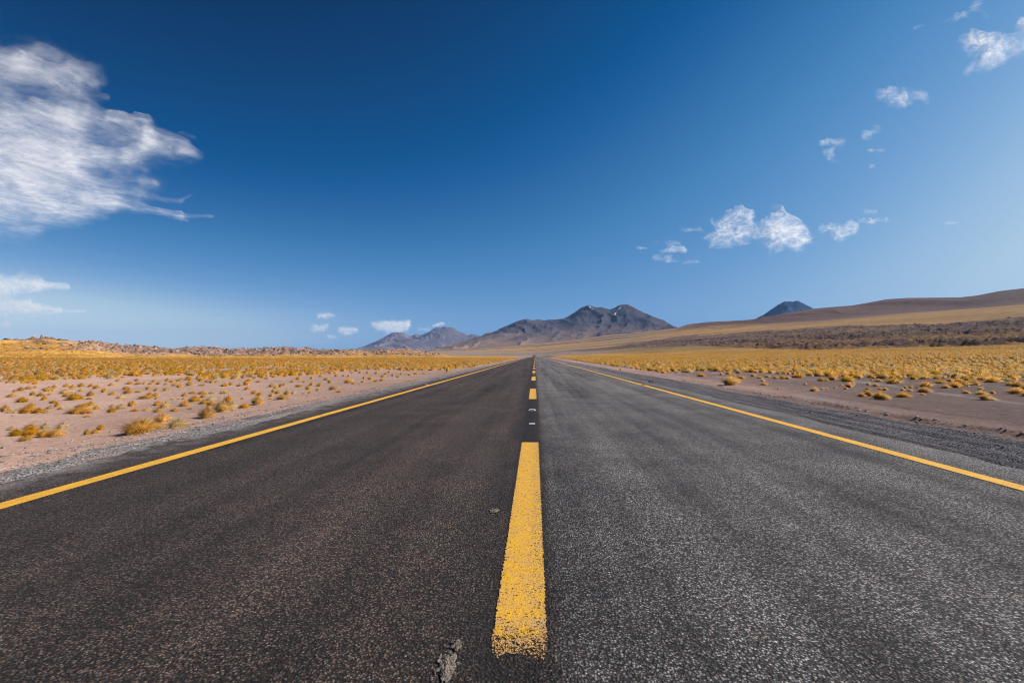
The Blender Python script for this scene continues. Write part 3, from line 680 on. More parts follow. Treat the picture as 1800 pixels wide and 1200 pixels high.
# ---------------------------------------------------------------- grass tufts
def grass_mat(name, k=1.0):
    m, t, b = new_mat(name); a = t.attr('blade')
    oi = t.node('ShaderNodeObjectInfo').outputs['Random']
    hsv = t.node('ShaderNodeHueSaturation', {'Color': a, 'Hue': t.lin(oi, 0, 1, .490, .503), 'Saturation': t.lin(t.math('FRACT', t.mul(oi, 7.3)), 0, 1, .88, 1.08), 'Value': t.lin(t.math('FRACT', t.mul(oi, 13.7)), 0, 1, .82, 1.15)})
    t.put(b.inputs['Base Color'], hsv.outputs[0]); b.inputs['Roughness'].default_value = .55; b.inputs['Specular IOR Level'].default_value = .35
    tr = t.node('ShaderNodeBsdfTranslucent', {'Color': hsv.outputs[0]}); mx = t.node('ShaderNodeMixShader', {0: .42, 1: b.outputs[0], 2: tr.outputs[0]})
    t.put(m.node_tree.nodes['Material Output'].inputs['Surface'], mx.outputs[0]); return m
GM = grass_mat('dry_grass')
PAL = {'gold': (C(.95, .45, .05), C(1.0, .63, .15)), 'pale': (C(.90, .59, .24), C(1.0, .74, .40)), 'olive': (C(.80, .43, .045), C(.94, .55, .09)), 'green': (C(.16, .24, .04), C(.30, .36, .08))}
def tuft_mesh(name, n, kind, seed, width=.016, wind=.10, spread=1.0, height=.5, core=True, segs=3):
    """bunch grass in a unit box: 1 wide, `height` tall; a mass of thin drooping blades round a dense heart"""
    r_ = np.random.default_rng(seed); lo, hi = PAL[kind]
    a = r_.uniform(0, 2 * math.pi, n); tt = r_.uniform(0, 1, n) ** .75        # 0 upright heart, 1 outer skirt
    rad = .20 * tt * r_.uniform(.5, 1, n)
    root = np.stack([rad * np.cos(a), rad * np.sin(a), np.zeros(n)], -1)
    a2 = a + r_.normal(0, .35, n)
    el0 = np.radians(88 - 42 * tt * spread + r_.normal(0, 6, n)); L = (.50 + .10 * r_.normal(0, 1, n)) * (height / .5) ** .5
    clump = .85 + .3 * vnoise(np.cos(a) * 2.2 + seed, np.sin(a) * 2.2 + 3, seed); L = L * clump
    d = np.stack([np.cos(el0) * np.cos(a2), np.cos(el0) * np.sin(a2), np.sin(el0)], -1)
    pts = [root]; p = root.copy(); dd = d.copy()
    for k in range(segs):
        p = p + dd * (L / segs)[:, None]; pts.append(p.copy())
        dd = dd + np.array([wind * 1.0, 0, 0]) + np.array([0, 0, -1.]) * (.18 + .55 * tt)[:, None] * (1.0 + .4 * k) * .62
        dd = dd + r_.normal(0, .06, dd.shape); dd /= np.linalg.norm(dd, axis=1)[:, None]
    pts = np.stack(pts, 1)                                                     # n, segs+1, 3
    pts[..., 2] = np.maximum(pts[..., 2], .01 + .0 * pts[..., 2])
    pts[..., 2] *= height / max(.3, np.percentile(pts[..., 2], 99.5))
    ext = np.percentile(np.abs(pts[:, -1, :2] - pts[:, -1, :2].mean(0)), 97); pts[..., :2] *= .5 / ext
    side = np.stack([-np.sin(a2), np.cos(a2), np.zeros(n)], -1) * np.cos(.5 * r_.normal(0, 1, n))[:, None]
    side[:, 2] = .5 * r_.normal(0, 1, n); side /= np.linalg.norm(side, axis=1)[:, None]
    V = []; F = []; Cc = []
    m = 2 * segs + 1
    cb_ = lo[None] * (1 - r_.uniform(0, 1, (n, 1))) + hi[None] * r_.uniform(0, 1, (n, 1)) ** 1.5
    cb_ = cb_ * r_.uniform(.80, 1.08, (n, 1)); 
    for k in range(segs):
        w = width * (1 - .75 * k / segs) * .5
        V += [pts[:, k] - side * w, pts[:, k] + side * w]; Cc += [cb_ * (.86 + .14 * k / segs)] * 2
    V += [pts[:, segs]]; Cc += [cb_ * 1.05]
    V = np.stack(V, 1).reshape(-1, 3); Cc = np.stack(Cc, 1).reshape(-1, 3)
    base = (np.arange(n) * m)[:, None]
    for k in range(segs - 1):
        q = 2 * k; F.append(base + np.array([q, q + 1, q + 3])); F.append(base + np.array([q, q + 3, q + 2]))
    q = 2 * (segs - 1); F.append(base + np.array([q, q + 1, q + 2])); F = np.vstack(F)
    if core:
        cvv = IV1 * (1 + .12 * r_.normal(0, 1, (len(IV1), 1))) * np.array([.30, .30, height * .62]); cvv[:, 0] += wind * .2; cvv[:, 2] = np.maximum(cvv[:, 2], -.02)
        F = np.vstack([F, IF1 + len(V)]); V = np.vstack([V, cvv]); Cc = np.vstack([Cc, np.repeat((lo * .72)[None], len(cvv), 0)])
    nrm = np.stack([V[:, 0], V[:, 1], V[:, 2] * .8 + .32], -1) + r_.normal(0, .07, V.shape); nrm /= np.linalg.norm(nrm, axis=1)[:, None]
    g_ = np.cross(V[F[:, 1]] - V[F[:, 0]], V[F[:, 2]] - V[F[:, 0]]); fl = (g_ * nrm[F].mean(1)).sum(1) < 0
    F[fl] = F[fl][:, ::-1]
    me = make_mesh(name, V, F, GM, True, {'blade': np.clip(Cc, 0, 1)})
    me.normals_split_custom_set_from_vertices([tuple(a_) for a_ in nrm])
    return me
big = {k: [] for k in ('gold', 'pale', 'olive')}
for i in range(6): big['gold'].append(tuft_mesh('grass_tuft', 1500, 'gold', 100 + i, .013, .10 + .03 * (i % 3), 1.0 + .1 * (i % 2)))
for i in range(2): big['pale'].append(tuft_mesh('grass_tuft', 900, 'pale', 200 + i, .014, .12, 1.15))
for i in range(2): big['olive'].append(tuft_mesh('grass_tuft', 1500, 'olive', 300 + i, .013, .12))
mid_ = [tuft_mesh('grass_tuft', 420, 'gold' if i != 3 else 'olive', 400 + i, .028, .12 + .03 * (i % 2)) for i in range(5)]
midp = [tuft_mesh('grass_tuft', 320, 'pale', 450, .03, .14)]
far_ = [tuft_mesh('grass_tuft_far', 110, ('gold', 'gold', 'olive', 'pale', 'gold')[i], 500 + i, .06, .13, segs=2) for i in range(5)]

# tufts traced from the photograph: x, base y, width, height in its pixels (+ kind)
TL = """3 724 14 12;14 726 14 6 p;24 726 12 7 p;40 726 26 14;62 726 20 9;52 716 10 8 o;84 719 14 7 p;97 716 9 9;78 726 12 5 p;128 727 40 13;103 720 8 5;135 716 12 6 p;143 716 14 7;155 713 14 8;166 720 9 7;150 733 12 4;192 725 15 9 o;194 716 9 6 p;16 698 14 7;54 695 9 7;67 696 12 6;85 694 7 4;75 703 9 7;33 707 20 9;90 709 12 6;24 689 8 5;33 687 10 7 o;45 684 14 6;78 688 18 9;92 682 9 6;59 682 6 4;113 680 10 6;124 682 10 6;139 680 13 7;108 692 20 9 p;119 690 12 8 p;123 703 24 12;112 697 12 6;140 702 10 6;153 702 11 4;139 688 8 5;155 696 13 9;180 690 10 8;194 694 11 5;156 680 10 6;166 684 12 8;192 678 11 5;
22 766 20 12 o;15 757 14 8 p;38 775 18 10;45 765 28 14;48 754 18 9 o;74 754 16 11 p;90 768 28 15;70 769 22 13;104 753 18 12 p;149 764 11 10;163 762 13 7 o;173 756 12 10;230 765 62 27 o;278 744 28 18;304 752 34 16 p;281 753 20 6 p;357 736 28 21;384 725 30 20;368 713 16 8;233 723 14 5;254 722 14 6 p;273 725 14 8 o;303 723 13 6;332 719 8 3;208 719 18 9 p;228 714 14 10;273 713 16 8;286 717 17 12 p;320 714 18 9;337 706 20 10;355 710 16 7;366 705 16 9 p;398 705 13 9;250 701 24 7;273 702 6 5;300 702 9 2;312 702 7 2;322 702 7 4;322 696 9 6;335 692 14 5;352 693 16 6;369 692 11 4;390 692 13 5;355 699 9 6;208 701 14 7 p;221 692 14 9;218 685 12 7;261 695 10 6;271 697 10 7;258 685 10 7;272 687 8 6;289 687 10 7;240 690 10 4;
224 675 14 5;240 676 13 5;252 675 5 5;262 676 7 4;276 676 8 5;289 676 8 4;305 678 14 6;313 681 12 7;330 678 14 8;350 678 8 3;356 678 6 4;391 679 14 6;205 670 8 5;238 670 8 5;268 672 8 5;292 670 9 6;300 672 9 5;312 670 9 5;332 669 8 5;350 670 9 6;362 672 8 5;370 673 9 7;378 672 6 4;
448 712 22 17;426 717 18 8;405 720 17 15 p;400 711 9 8;403 703 6 5;425 701 5 3;445 692 12 7;454 695 11 6;492 702 23 8;475 697 10 7;480 690 12 9 p;486 692 10 6;502 694 11 9;515 692 9 5 p;473 702 9 3 p;432 685 10 6;430 677 13 9;418 679 10 5;404 677 8 6;435 671 9 6;452 672 11 4;475 680 10 6;483 683 7 6;492 680 8 7;498 678 6 6;513 672 8 5;534 672 7 4;523 680 14 5;540 685 12 8;533 692 10 3 p;543 691 8 4;547 677 8 6;560 679 9 6;557 687 8 5;583 685 17 8;595 690 12 5;578 673 8 6;572 668 10 5;523 667 9 6;468 666 10 5;408 666 9 5;426 665 9 6;446 665 8 4;460 664 8 5;480 663 8 5;500 662 8 4;547 666 7 5;563 662 7 4;590 662 8 5;
610 673 18 8;620 675 8 4;637 672 7 4;639 666 5 6;650 667 10 6;660 671 11 4;670 670 9 5;672 663 9 5;632 676 6 2;618 656 5 3;661 657 8 5;690 661 6 5;699 663 8 4;720 660 10 4;745 657 8 3;786 653 6 6 o;603 662 6 4;612 662 6 4;632 656 6 5;645 656 7 4;677 658 6 4;683 655 6 4;705 658 6 4;730 658 8 4;"""
TR = """1091 651 4 4;1167 656 10 5;1191 655 10 3 p;1203 655 8 4;1234 662 16 6;1158 654 8 4;1130 648 6 3;1287 677 27 14 o;1345 677 13 5;1342 670 8 4 p;1305 666 15 6;1290 661 10 4;1269 659 7 4;1281 658 8 5;1300 656 10 5;1325 662 9 5;1337 665 10 4;1350 663 9 4;1330 655 8 4;1365 666 10 5;1377 666 9 6;1386 666 10 5;1407 664 18 7;1396 663 6 4;1416 677 5 5;1433 688 14 7;1447 684 7 3 p;1397 689 8 2 p;1369 684 4 3;1382 657 12 6;1362 654 12 6;1370 657 8 4;1340 655 9 5;1321 652 7 4;1275 651 7 4;1421 657 12 5;1440 656 12 5;1446 670 12 6;
1493 671 21 10;1511 666 16 9;1466 668 15 8;1453 670 10 5;1475 661 15 5;1578 674.5 27 9.5;1547 671 13 5;1560 665 24 9;1535 664 14 6;1533 669 4 3;1580 660 11 5;1617 665 20 6;1495 681 13 8;1501 677 7 5;1480 678 7 3;1469 682 5 3;1454 684 8 3 p;1488 684 6 4;1528 677 7 5;1542 679 10 5;1549 685 8 4;1558 686 9 5;1527 685 8 4;1523 688 8 3;1518 697 14 6;1530 696 13 8;1548 702 17 12;1558 703 20 9;1593 698 22 7;1593 682 5 4;1588 686 7 4;1602 688 9 4;1603 682 6 4;1603 677 5 2;1614 682 5 3;
1633 680 20 8;1630 690 20 8;1624 694 8 3;1666 682 14 6;1684 681 20 9;1699 679 20 10;1657 674 18 6;1674 671 12 6;1687 670 14 5;1717 677 23 10;1751 672 23 9;1733 669 14 7;1726 684 10 4;1694 687 5 3;1702 692 12 5;1730 694 17 6;1747 692 7 5;1738 703 18 9;1750 704 16 4 p;1780 678 13 6;1795 680 20 9;1795 692 26 9;1632 666 20 6;1776 669 9 4;1703 668 12 5;1765 668 8 4;1786 672 10 4;1810 684 16 7;1815 697 20 8;1650 666 14 5;1600 660 10 5;1616 658 12 5;"""
LABELS = {(230, 765): 'largest olive-gold grass tuft at the left verge with windswept blades', (278, 744): 'round golden tuft just behind the largest tuft, casting a black shadow', (304, 752): 'pale spread-out tuft between the gravel and the round golden tuft',
          (357, 736): 'bushy tuft left of a pair standing against the left gravel', (384, 725): 'orange-gold tuft right of a pair standing against the left gravel', (448, 712): 'dark-hearted round tuft beyond the pair by the left gravel', (426, 717): 'low flat orange tuft left of the dark-hearted round one',
          (90, 768): 'rightmost and widest tuft of the clump at the left edge', (22, 766): 'darkest tuft at the left end of the near clump', (38, 775): 'lowest tuft of the near clump at the left edge', (74, 754): 'pale tuft at the back of the near clump at left', (104, 753): 'straggly pale tuft standing right behind the near clump at left',
          (128, 727): 'long windblown tuft, widest of the second row at left', (173, 756): 'small upright tuft topmost of three between clump and largest tuft', (149, 764): 'small tuft leftmost of three between clump and largest tuft', (163, 762): 'small dark tuft in the middle of three by the left verge', (492, 702): 'low wide brown-gold tuft right of the dark-hearted round one',
          (1287, 677): 'lone olive tuft on the bare strip nearest the road on the right', (1548, 702): 'shaggy dark tuft nearest the bare track on the right', (1558, 703): 'pale skirt tuft leaning right against the shaggy dark one', (1578, 674.5): 'smooth dome tuft with black shaded side on the right', (1593, 698): 'arched low tuft right of the shaggy dark one',
          (1738, 703): 'tuft at the start of the pale salt streak on the right', (1795, 692): 'pale tuft cut by the right edge of the picture', (1633, 680): 'square-topped orange tuft on the right plain', (1751, 672): 'brown dome tuft near the right edge, largest of its row', (1493, 671): 'peaked olive tuft leftmost of the large right-hand ones'}
placed = []; count = 0
def put_tuft(me, x, y, z, w, h, rz, lab, grp, tilt=0.0):
    o = bpy.data.objects.new('grass_tuft', me); COL.objects.link(o); o.location = (x, y, z - .01)
    o.rotation_euler = (tilt, 0, rz); o.scale = (w, w * random.uniform(.85, 1.1), h / .5)
    o['label'] = lab; o['category'] = 'grass tuft'; o['group'] = grp; return o
GRP = {0: 'golden grass tufts on the pinkish soil left of the road', 1: 'golden grass tufts on the brown soil right of the road'}
def glab(side, pale, d, w):
    s_ = 'on pinkish soil left of the road' if side == 0 else 'on brown soil right of the road'
    return f"{'pale' if pale else 'golden'} {'small' if w < .28 else 'rounded'} tuft {s_}, {'nearer rows' if d < 16 else ('middle rows' if d < 24 else 'farther rows')}"
for side, T in ((0, TL), (1, TR)):
    for it in T.replace('\n', '').split(';'):
        f_ = it.split()
        if len(f_) < 4: continue
        px, py, w, h = map(float, f_[:4]); kd = f_[4] if len(f_) > 4 else 'g'
        q = hit(px, py)
        if q is None: continue
        d = q[3]; wm_ = w / FPX * d * (1.22 if side == 0 else 1.34); hm_ = h / FPX * d * (1.22 if side == 0 else 1.38)
        yb = q[1] + wm_ * .25
        zz = float(ground(q[0], yb)); near = d < 17
        if kd == 'p': me = random.choice(big['pale'] if near else midp)
        elif kd == 'o': me = random.choice(big['olive'])
        else: me = random.choice(big['gold'] if near else mid_)
        key = (px if px % 1 else int(px), py if py % 1 else int(py))
        put_tuft(me, q[0], yb, zz, wm_, max(hm_, wm_ * .22), random.uniform(-.5, .5), LABELS.get(key, glab(side, kd == 'p', d, wm_)), GRP[side])
        placed.append((q[0], yb, wm_)); count += 1
PL = np.array(placed)
# the rest of the field
def field_pts():
    out = []
    n = 125000
    az = rng.uniform(-.86, .93, n); r = rng.uniform(14. ** 1.5, 400. ** 1.5, n) ** (1 / 1.5); x = r * np.sin(az); y = r * np.cos(az)
    n2 = 3200; az = np.concatenate([az, rng.uniform(-.86, .93, n2)]); r = np.concatenate([r, np.sqrt(rng.uniform(15. ** 2, 62. ** 2, n2))]); n = n + n2; x = r * np.sin(az); y = r * np.cos(az)
    cl_ = vnoise(x / 7, y / 7, 301) * .6 + vnoise(x / 2.2, y / 2.2, 303) * .4
    thr = np.where(r < 60, .33, .30); keep = cl_ > thr * (1 - sstep(60, 200, r) * .5)
    pr = .8 * (math.pi * 0 + 1)
    z = ground(x, y)
    px, py, _ = project(np.stack([x, y, z], -1))
    edge = np.interp(px, [0, 300, 500, 600, 780, 820, 1100, 1250, 1450, 1600, 1800], [677, 669, 662, 656, 650, 646, 650, 657, 663, 667, 670])
    keep &= py < edge
    keep &= np.where(x < 0, x < -6.6 - .006 * r, x > 9.0 + .012 * r)
    keep &= ~((x < 0) & (r > 275)) | (rng.uniform(0, 1, n) < np.where(px < 260, .8, .25)) & (r < 333)
    keep &= ~((px > 560) & (px < 1030) & (r > 270))
    x, y, z, r = x[keep], y[keep], z[keep], r[keep]
    return x, y, z, r
fx, fy, fz_, fr = field_pts()
d = np.sqrt(((fx[:, None] - PL[None, :, 0]) ** 2 + (fy[:, None] - PL[None, :, 1]) ** 2).min(1)) if len(fx) * len(PL) < 1e8 else np.full(len(fx), 9.)
ok = d > .35; fx, fy, fz_, fr = fx[ok], fy[ok], fz_[ok], fr[ok]
fw = .27 * (.72 / .27) ** (rng.uniform(0, 1, len(fx)) ** 1.4) * (1 + .2 * (fx > 0))
order = np.argsort(fr / (fw + .3)); nind = max(0, 300 - count)
for i in order[:nind]:
    side = int(fx[i] > 0); me = mid_[i % 5] if i % 9 else midp[0]
    put_tuft(me, fx[i], fy[i], fz_[i], fw[i], fw[i] * rng.uniform(.42, .62), random.uniform(-.6, .6), glab(side, i % 9 == 0, fr[i] if fr[i] > 16 else 17, fw[i]), GRP[side])
rest = order[nind:]
print('tufts traced', count, 'individuals', min(300, count + nind), 'stuff', len(rest))
pm = bpy.data.meshes.new('grass_field'); pm.vertices.add(len(rest)); pm.vertices.foreach_set('co', np.stack([fx, fy, fz_ - .01], -1)[rest].astype(np.float32).ravel())
def pattr(name, arr, typ='FLOAT'):
    a = pm.attributes.new(name, typ, 'POINT'); a.data.foreach_set('value' if typ != 'FLOAT_VECTOR' else 'vector', np.asarray(arr, np.float32).ravel() if typ != 'INT' else np.asarray(arr, np.int32))
hh_ = fw * rng.uniform(.42, .62, len(fw))
pattr('tscale', np.stack([fw, fw, hh_ / .5], -1)[rest], 'FLOAT_VECTOR'); pattr('trot', np.stack([fw * 0, fw * 0, rng.uniform(-.7, .7, len(fw))], -1)[rest], 'FLOAT_VECTOR'); pattr('tidx', rng.integers(0, 5, len(rest)), 'INT')
fo = link('grass_field', pm, kind='stuff', label='far field of golden bunch grass closing up towards the hills', category='grass')
pm.materials.append(GM)
lib = bpy.data.collections.new('far_tuft_kinds')
for i, m_ in enumerate(far_):
    lo_ = bpy.data.objects.new('tuft_kind', m_); lib.objects.link(lo_)
ng = bpy.data.node_groups.new('scatter_tufts', 'GeometryNodeTree')
ng.interface.new_socket('Geometry', in_out='INPUT', socket_type='NodeSocketGeometry'); ng.interface.new_socket('Geometry', in_out='OUTPUT', socket_type='NodeSocketGeometry')
gi = ng.nodes.new('NodeGroupInput'); go = ng.nodes.new('NodeGroupOutput'); ip = ng.nodes.new('GeometryNodeInstanceOnPoints'); m2p = ng.nodes.new('GeometryNodeMeshToPoints')
ci = ng.nodes.new('GeometryNodeCollectionInfo'); ci.inputs['Collection'].default_value = lib; ci.inputs['Separate Children'].default_value = True; ci.inputs['Reset Children'].default_value = True
def nattr(name, typ):
    n = ng.nodes.new('GeometryNodeInputNamedAttribute'); n.data_type = typ; n.inputs['Name'].default_value = name; return n.outputs[0]
L_ = ng.links.new
L_(gi.outputs[0], m2p.inputs[0]); L_(m2p.outputs[0], ip.inputs['Points']); L_(ci.outputs[0], ip.inputs['Instance']); ip.inputs['Pick Instance'].default_value = True
L_(nattr('tidx', 'INT'), ip.inputs['Instance Index']); L_(nattr('trot', 'FLOAT_VECTOR'), ip.inputs['Rotation']); L_(nattr('tscale', 'FLOAT_VECTOR'), ip.inputs['Scale']); L_(ip.outputs[0], go.inputs[0])
md = fo.modifiers.new('scatter', 'NODES'); md.node_group = ng

# little green weeds on the gravel
wd = tuft_mesh('weed', 60, 'green', 777, .07, .02, .9, .45, core=False)
for i, (px, py, w, side) in enumerate(((1532, 735, 5, 'r'), (1555, 732, 5, 'r'), (1595, 743, 5, 'r'), (1614, 746, 4, 'r'), (1692, 755, 5, 'r'), (1700, 762, 5, 'r'), (1730, 761, 7, 'r'), (1764, 766, 5, 'r'), (1709, 798, 6, 'r'), (1450, 718, 4, 'r'), (103, 813, 8, 'l'), (272, 778, 4, 'l'), (3, 788, 8, 'l'))):
    q = hit(px, py); o = bpy.data.objects.new('weed', wd); COL.objects.link(o); o.location = (q[0], q[1], q[2]); ww = w / FPX * q[3]; o.scale = (ww, ww, ww * 1.1); o.rotation_euler = (0, 0, i)
    o['category'] = 'weed'; o['group'] = 'tiny green weeds on the gravel shoulders'
    o['label'] = ['tiny green weed on the right gravel shoulder, level with the berm'] [0] if side == 'r' else ('tiny green weed alone on the left gravel shoulder', 'faint green weed on the left gravel near the largest tuft', 'green weed on the soil at the left picture edge')[i - 10]
    if px == 1709: o['label'] = 'green weed standing alone on the right shoulder nearer the yellow line'
    if px == 1730: o['label'] = 'largest green weed at the soil edge of the right gravel'

# ---------------------------------------------------------------- clouds
def cloud_mat(name, ns, stretch, gain=1.0, soft=.35, contrast=1.0):
    m, t, b = new_mat(name); co = t.node('ShaderNodeTexCoord').outputs['Object']
    dn = t.attr('dens', 'Fac'); q = t.vscale(co, stretch)
    w1 = t.node('ShaderNodeTexNoise'); t.put(w1.inputs['Vector'], q); w1.inputs['Scale'].default_value = ns * .6; w1.inputs['Detail'].default_value = 3
    qq = t.vadd(q, t.vscale(w1.outputs['Color'], tuple(np.array((.9, .9, .0)) / ns)))
    n = t.noise(qq, ns, 8, .62); n2_ = t.noise(qq, ns * 4.5, 6, .65)
    f = t.add(t.mul(t.sub(n, .5), 5.2 * contrast), t.mul(t.sub(n2_, .5), 2.6 * contrast))
    a = t.mul(dn, t.math('EXPONENT', f))
    a = t.mul(t.math('MAXIMUM', t.sub(a, soft), 0.0), gain)
    a = t.mul(a, t.ss(dn, .02, .16))
    al = t.sub(1.0, t.math('EXPONENT', t.mul(a, -1.0)))
    df = t.node('ShaderNodeBsdfDiffuse', {'Color': (.93, .93, .95)}); tl = t.node('ShaderNodeBsdfTranslucent', {'Color': (.96, .96, .97)})
    mx = t.node('ShaderNodeMixShader', {0: .76, 1: df.outputs[0], 2: tl.outputs[0]}); tp = t.node('ShaderNodeBsdfTransparent')
    m2 = t.node('ShaderNodeMixShader', {0: al, 1: tp.outputs[0], 2: mx.outputs[0]})
    t.put(m.node_tree.nodes['Material Output'].inputs['Surface'], m2.outputs[0]); return m
CMB = cloud_mat('cirrus_cloud', .0012, (.62, .50, 1), .40, soft=.06, contrast=1.0); CMS = cloud_mat('puffy_cloud', .0030, (.70, .32, 1), .52, soft=.17, contrast=1.15); CMF = cloud_mat('far_cloud', .0009, (.7, .10, 1), .9, soft=.06, contrast=.8); CMW = cloud_mat('wispy_cloud', .0030, (.8, .45, 1), .36, soft=.07, contrast=1.5)
def cloud(strokes, mat, label, H=None, D0=None, slope=1.0, thick=150., step=3.0, name='cloud'):
    """strokes: (x0,y0,x1,y1,half-width,strength) brush lines of cloud thickness; the cloud is a lens-shaped body at altitude H
    (a level sheet) or around distance D0 (a bank rising away from the viewer)"""
    st = np.array(strokes, float); mg = st[:, 4].max() * 3.2
    x0 = min(st[:, 0].min(), st[:, 2].min()) - mg; x1 = max(st[:, 0].max(), st[:, 2].max()) + mg; y0 = min(st[:, 1].min(), st[:, 3].min()) - mg; y1 = min(max(st[:, 1].max(), st[:, 3].max()) + mg, 618)
    xs = np.arange(x0, x1 + step, step); ys_ = np.arange(y0, y1 + step * .7, step * .7); U, W_ = np.meshgrid(xs, ys_)
    sz_ = float(np.clip(st[:, 4].mean(), 3, 22)); q_ = sz_ * 1.6
    oc_ = 3 if mat is CMB else 5; NX = fbm(U / (q_ * 1.6), W_ / q_, oc_, 5, .5); NY = fbm(U / (q_ * 1.6), W_ / q_, oc_, 15, .5)
    dn = np.zeros_like(U)
    for (a0, b0, a1, b1, w, s_) in st:
        aw = min(1.15 * w, 24.); Ux = U + aw * NX; Wy = W_ + .7 * aw * NY
        dx, dy = a1 - a0, b1 - b0; L2 = dx * dx + dy * dy + 1e-6; tt = np.clip(((Ux - a0) * dx + (Wy - b0) * dy) / L2, 0, 1)
        dd = np.hypot(Ux - a0 - tt * dx, Wy - b0 - tt * dy) / w; dn += s_ * np.exp(-dd ** 1.35 * .85)
    dn = np.clip(dn, 0, 3.5)
    d = pxdir(U, W_); hz = np.hypot(d[..., 0], d[..., 1])
    if H is not None: s_ = (H - CAMZ) / np.maximum(d[..., 2], 1e-3)
    else:
        elc = d[..., 2] / hz; c = elc.mean(); h0 = D0 * c                  # plane: distance = D0 + slope*(z-h0)
        s_ = (D0 - slope * h0) / np.maximum(hz - slope * d[..., 2], 1e-3)
    P_ = d * s_[..., None]; P_[..., 2] += CAMZ
    th = thick * np.clip(dn, 0, 1)[..., None] * (np.array([0, 0, 1.]) if H is not None else np.array([0, .7, .7]))
    F_ = grid_faces(*U.shape); keepf = dn.ravel()[F_].max(1) > .035; F_ = F_[keepf]
    used, inv = np.unique(F_, return_inverse=True); F_ = inv.reshape(F_.shape); nn = len(used)
    dnu = dn.ravel()[used]; Va = P_.reshape(-1, 3)[used]; Vb = Va + th.reshape(-1, 3)[used] * 1.0
    edge = np.clip((dnu - .035) / .2, 0, 1); Vb = Va + (Vb - Va) * edge[:, None] + np.array([0, 0, 2.0])
    ctr = Va.mean(0)
    dens = np.clip((dnu - .03), 0, 3)
    azc = math.atan2(ctr[0], ctr[1]); ca_, sa_ = math.cos(azc), math.sin(azc)       # the cloud's own axes: across and away
    VV = np.vstack([Va, Vb]) - ctr; VV = np.stack([VV[:, 0] * ca_ - VV[:, 1] * sa_, VV[:, 0] * sa_ + VV[:, 1] * ca_, VV[:, 2]], -1)
    me = make_mesh(name, VV, np.vstack([F_, F_[:, ::-1] + nn]), mat, True, {'dens': np.concatenate([dens, dens * .55])})
    o = link(name, me, tuple(ctr), label=label, category='cloud', group='clouds in the blue sky'); o.rotation_euler = (0, 0, -azc); return o
cloud([(-60, 130, 120, 150, 60, .10), (60, 300, 300, 320, 70, .09), (-120, 300, 40, 300, 60, .9), (-120, 345, 60, 345, 30, .7), (40, 325, 150, 345, 24, .5), (-80, 250, 60, 250, 30, .55), (-80, 160, 0, 165, 40, .35), (-60, 115, 50, 105, 22, .42), (50, 115, 135, 150, 22, .42), (100, 140, 140, 165, 18, .28), (60, 190, 110, 200, 18, .32),
       (0, 205, 60, 225, 18, .35), (120, 225, 70, 260, 28, .5), (150, 207, 215, 213, 10, .42), (190, 212, 250, 228, 10, .5), (245, 228, 262, 250, 11, .5), (262, 252, 225, 278, 12, .62), (225, 277, 120, 272, 14, .7), (130, 285, 60, 285, 22, .5), (258, 247, 320, 262, 14, .36), (300, 266, 335, 267, 8, .26), (320, 266, 352, 270, 6, .14), (200, 245, 230, 250, 15, .13), (270, 232, 330, 255, 7, .3),
       (60, 340, 200, 352, 14, .55), (150, 335, 240, 340, 10, .28), (200, 315, 265, 325, 9, .20), (150, 352, 250, 366, 6, .5), (240, 364, 320, 380, 4, .6), (310, 380, 374, 382, 2.4, .4), (318, 383, 332, 389, 2.4, .2), (230, 340, 320, 354, 3.5, .22), (318, 353, 336, 343, 3, .10), (-60, 375, 60, 380, 12, .4), (140, 165, 190, 172, 4, .25), (236, 210, 262, 212, 4, .4), (318, 234, 345, 242, 3, .2), (60, 365, 160, 372, 9, .3)],
      CMB, 'large wispy white cloud filling the upper left of the sky', H=5200, thick=220, step=2.6)
cloud([(-60, 496, 60, 500, 10, .9), (40, 500, 118, 504, 4.5, .8), (-40, 512, 20, 510, 8, .6)], CMF, 'upper of two flat white streaks low at the left edge', H=4600, thick=120, step=1.5)
cloud([(-60, 536, 50, 540, 9, .9), (30, 541, 105, 545, 5, .8), (90, 546, 150, 547, 2.4, .4)], CMF, 'lower of two flat white streaks low at the left edge', H=4600, thick=120, step=1.5)
cloud([(-40, 570, 15, 573, 6, .4)], CMF, 'faint streak just above the ridge at the left edge', H=4600, thick=120, step=1.5)
cloud([(1275, 384, 1318, 382, 8, .7), (1292, 374, 1306, 373, 4, .5), (1270, 408, 1322, 410, 10, .9), (1250, 425, 1310, 424, 8, .5), (1248, 386, 1258, 396, 5, .4), (1265, 382, 1267, 398, 3, .35), (1240, 418, 1262, 424, 6, .3), (1300, 415, 1335, 412, 5, .35), (1282, 430, 1265, 436, 4, .3)], CMS, 'ragged bright cloud, left of the two largest low on the right', H=3600, thick=260, step=1.4)
cloud([(1346, 405, 1400, 412, 13, 1.4), (1360, 422, 1404, 424, 9, .9), (1370, 395, 1380, 390, 7, .6), (1356, 377, 1376, 380, 3.6, .6), (1400, 416, 1418, 420, 6, .7), (1356, 435, 1352, 446, 4, .35), (1372, 436, 1364, 444, 4, .28), (1340, 412, 1350, 410, 6, .5)], CMS, 'brightest dense white cloud low on the right', H=3600, thick=320, step=1.4)
cloud([(1440, 400, 1448, 406, 4.5, .6), (1460, 402, 1500, 405, 6, .7), (1470, 416, 1490, 412, 7, .6), (1475, 424, 1482, 422, 4, .4), (1494, 395, 1502, 400, 5, .4)], CMS, 'patchy white cloud right of the brightest one', H=3600, thick=200, step=1.3)
cloud([(1512, 390, 1528, 390, 3.2, .7), (1530, 391, 1556, 387, 3.0, .6), (1558, 386, 1570, 384, 2, .3)], CMS, 'thin white dash of cloud right of the patchy one', H=3600, thick=120, step=1.0)
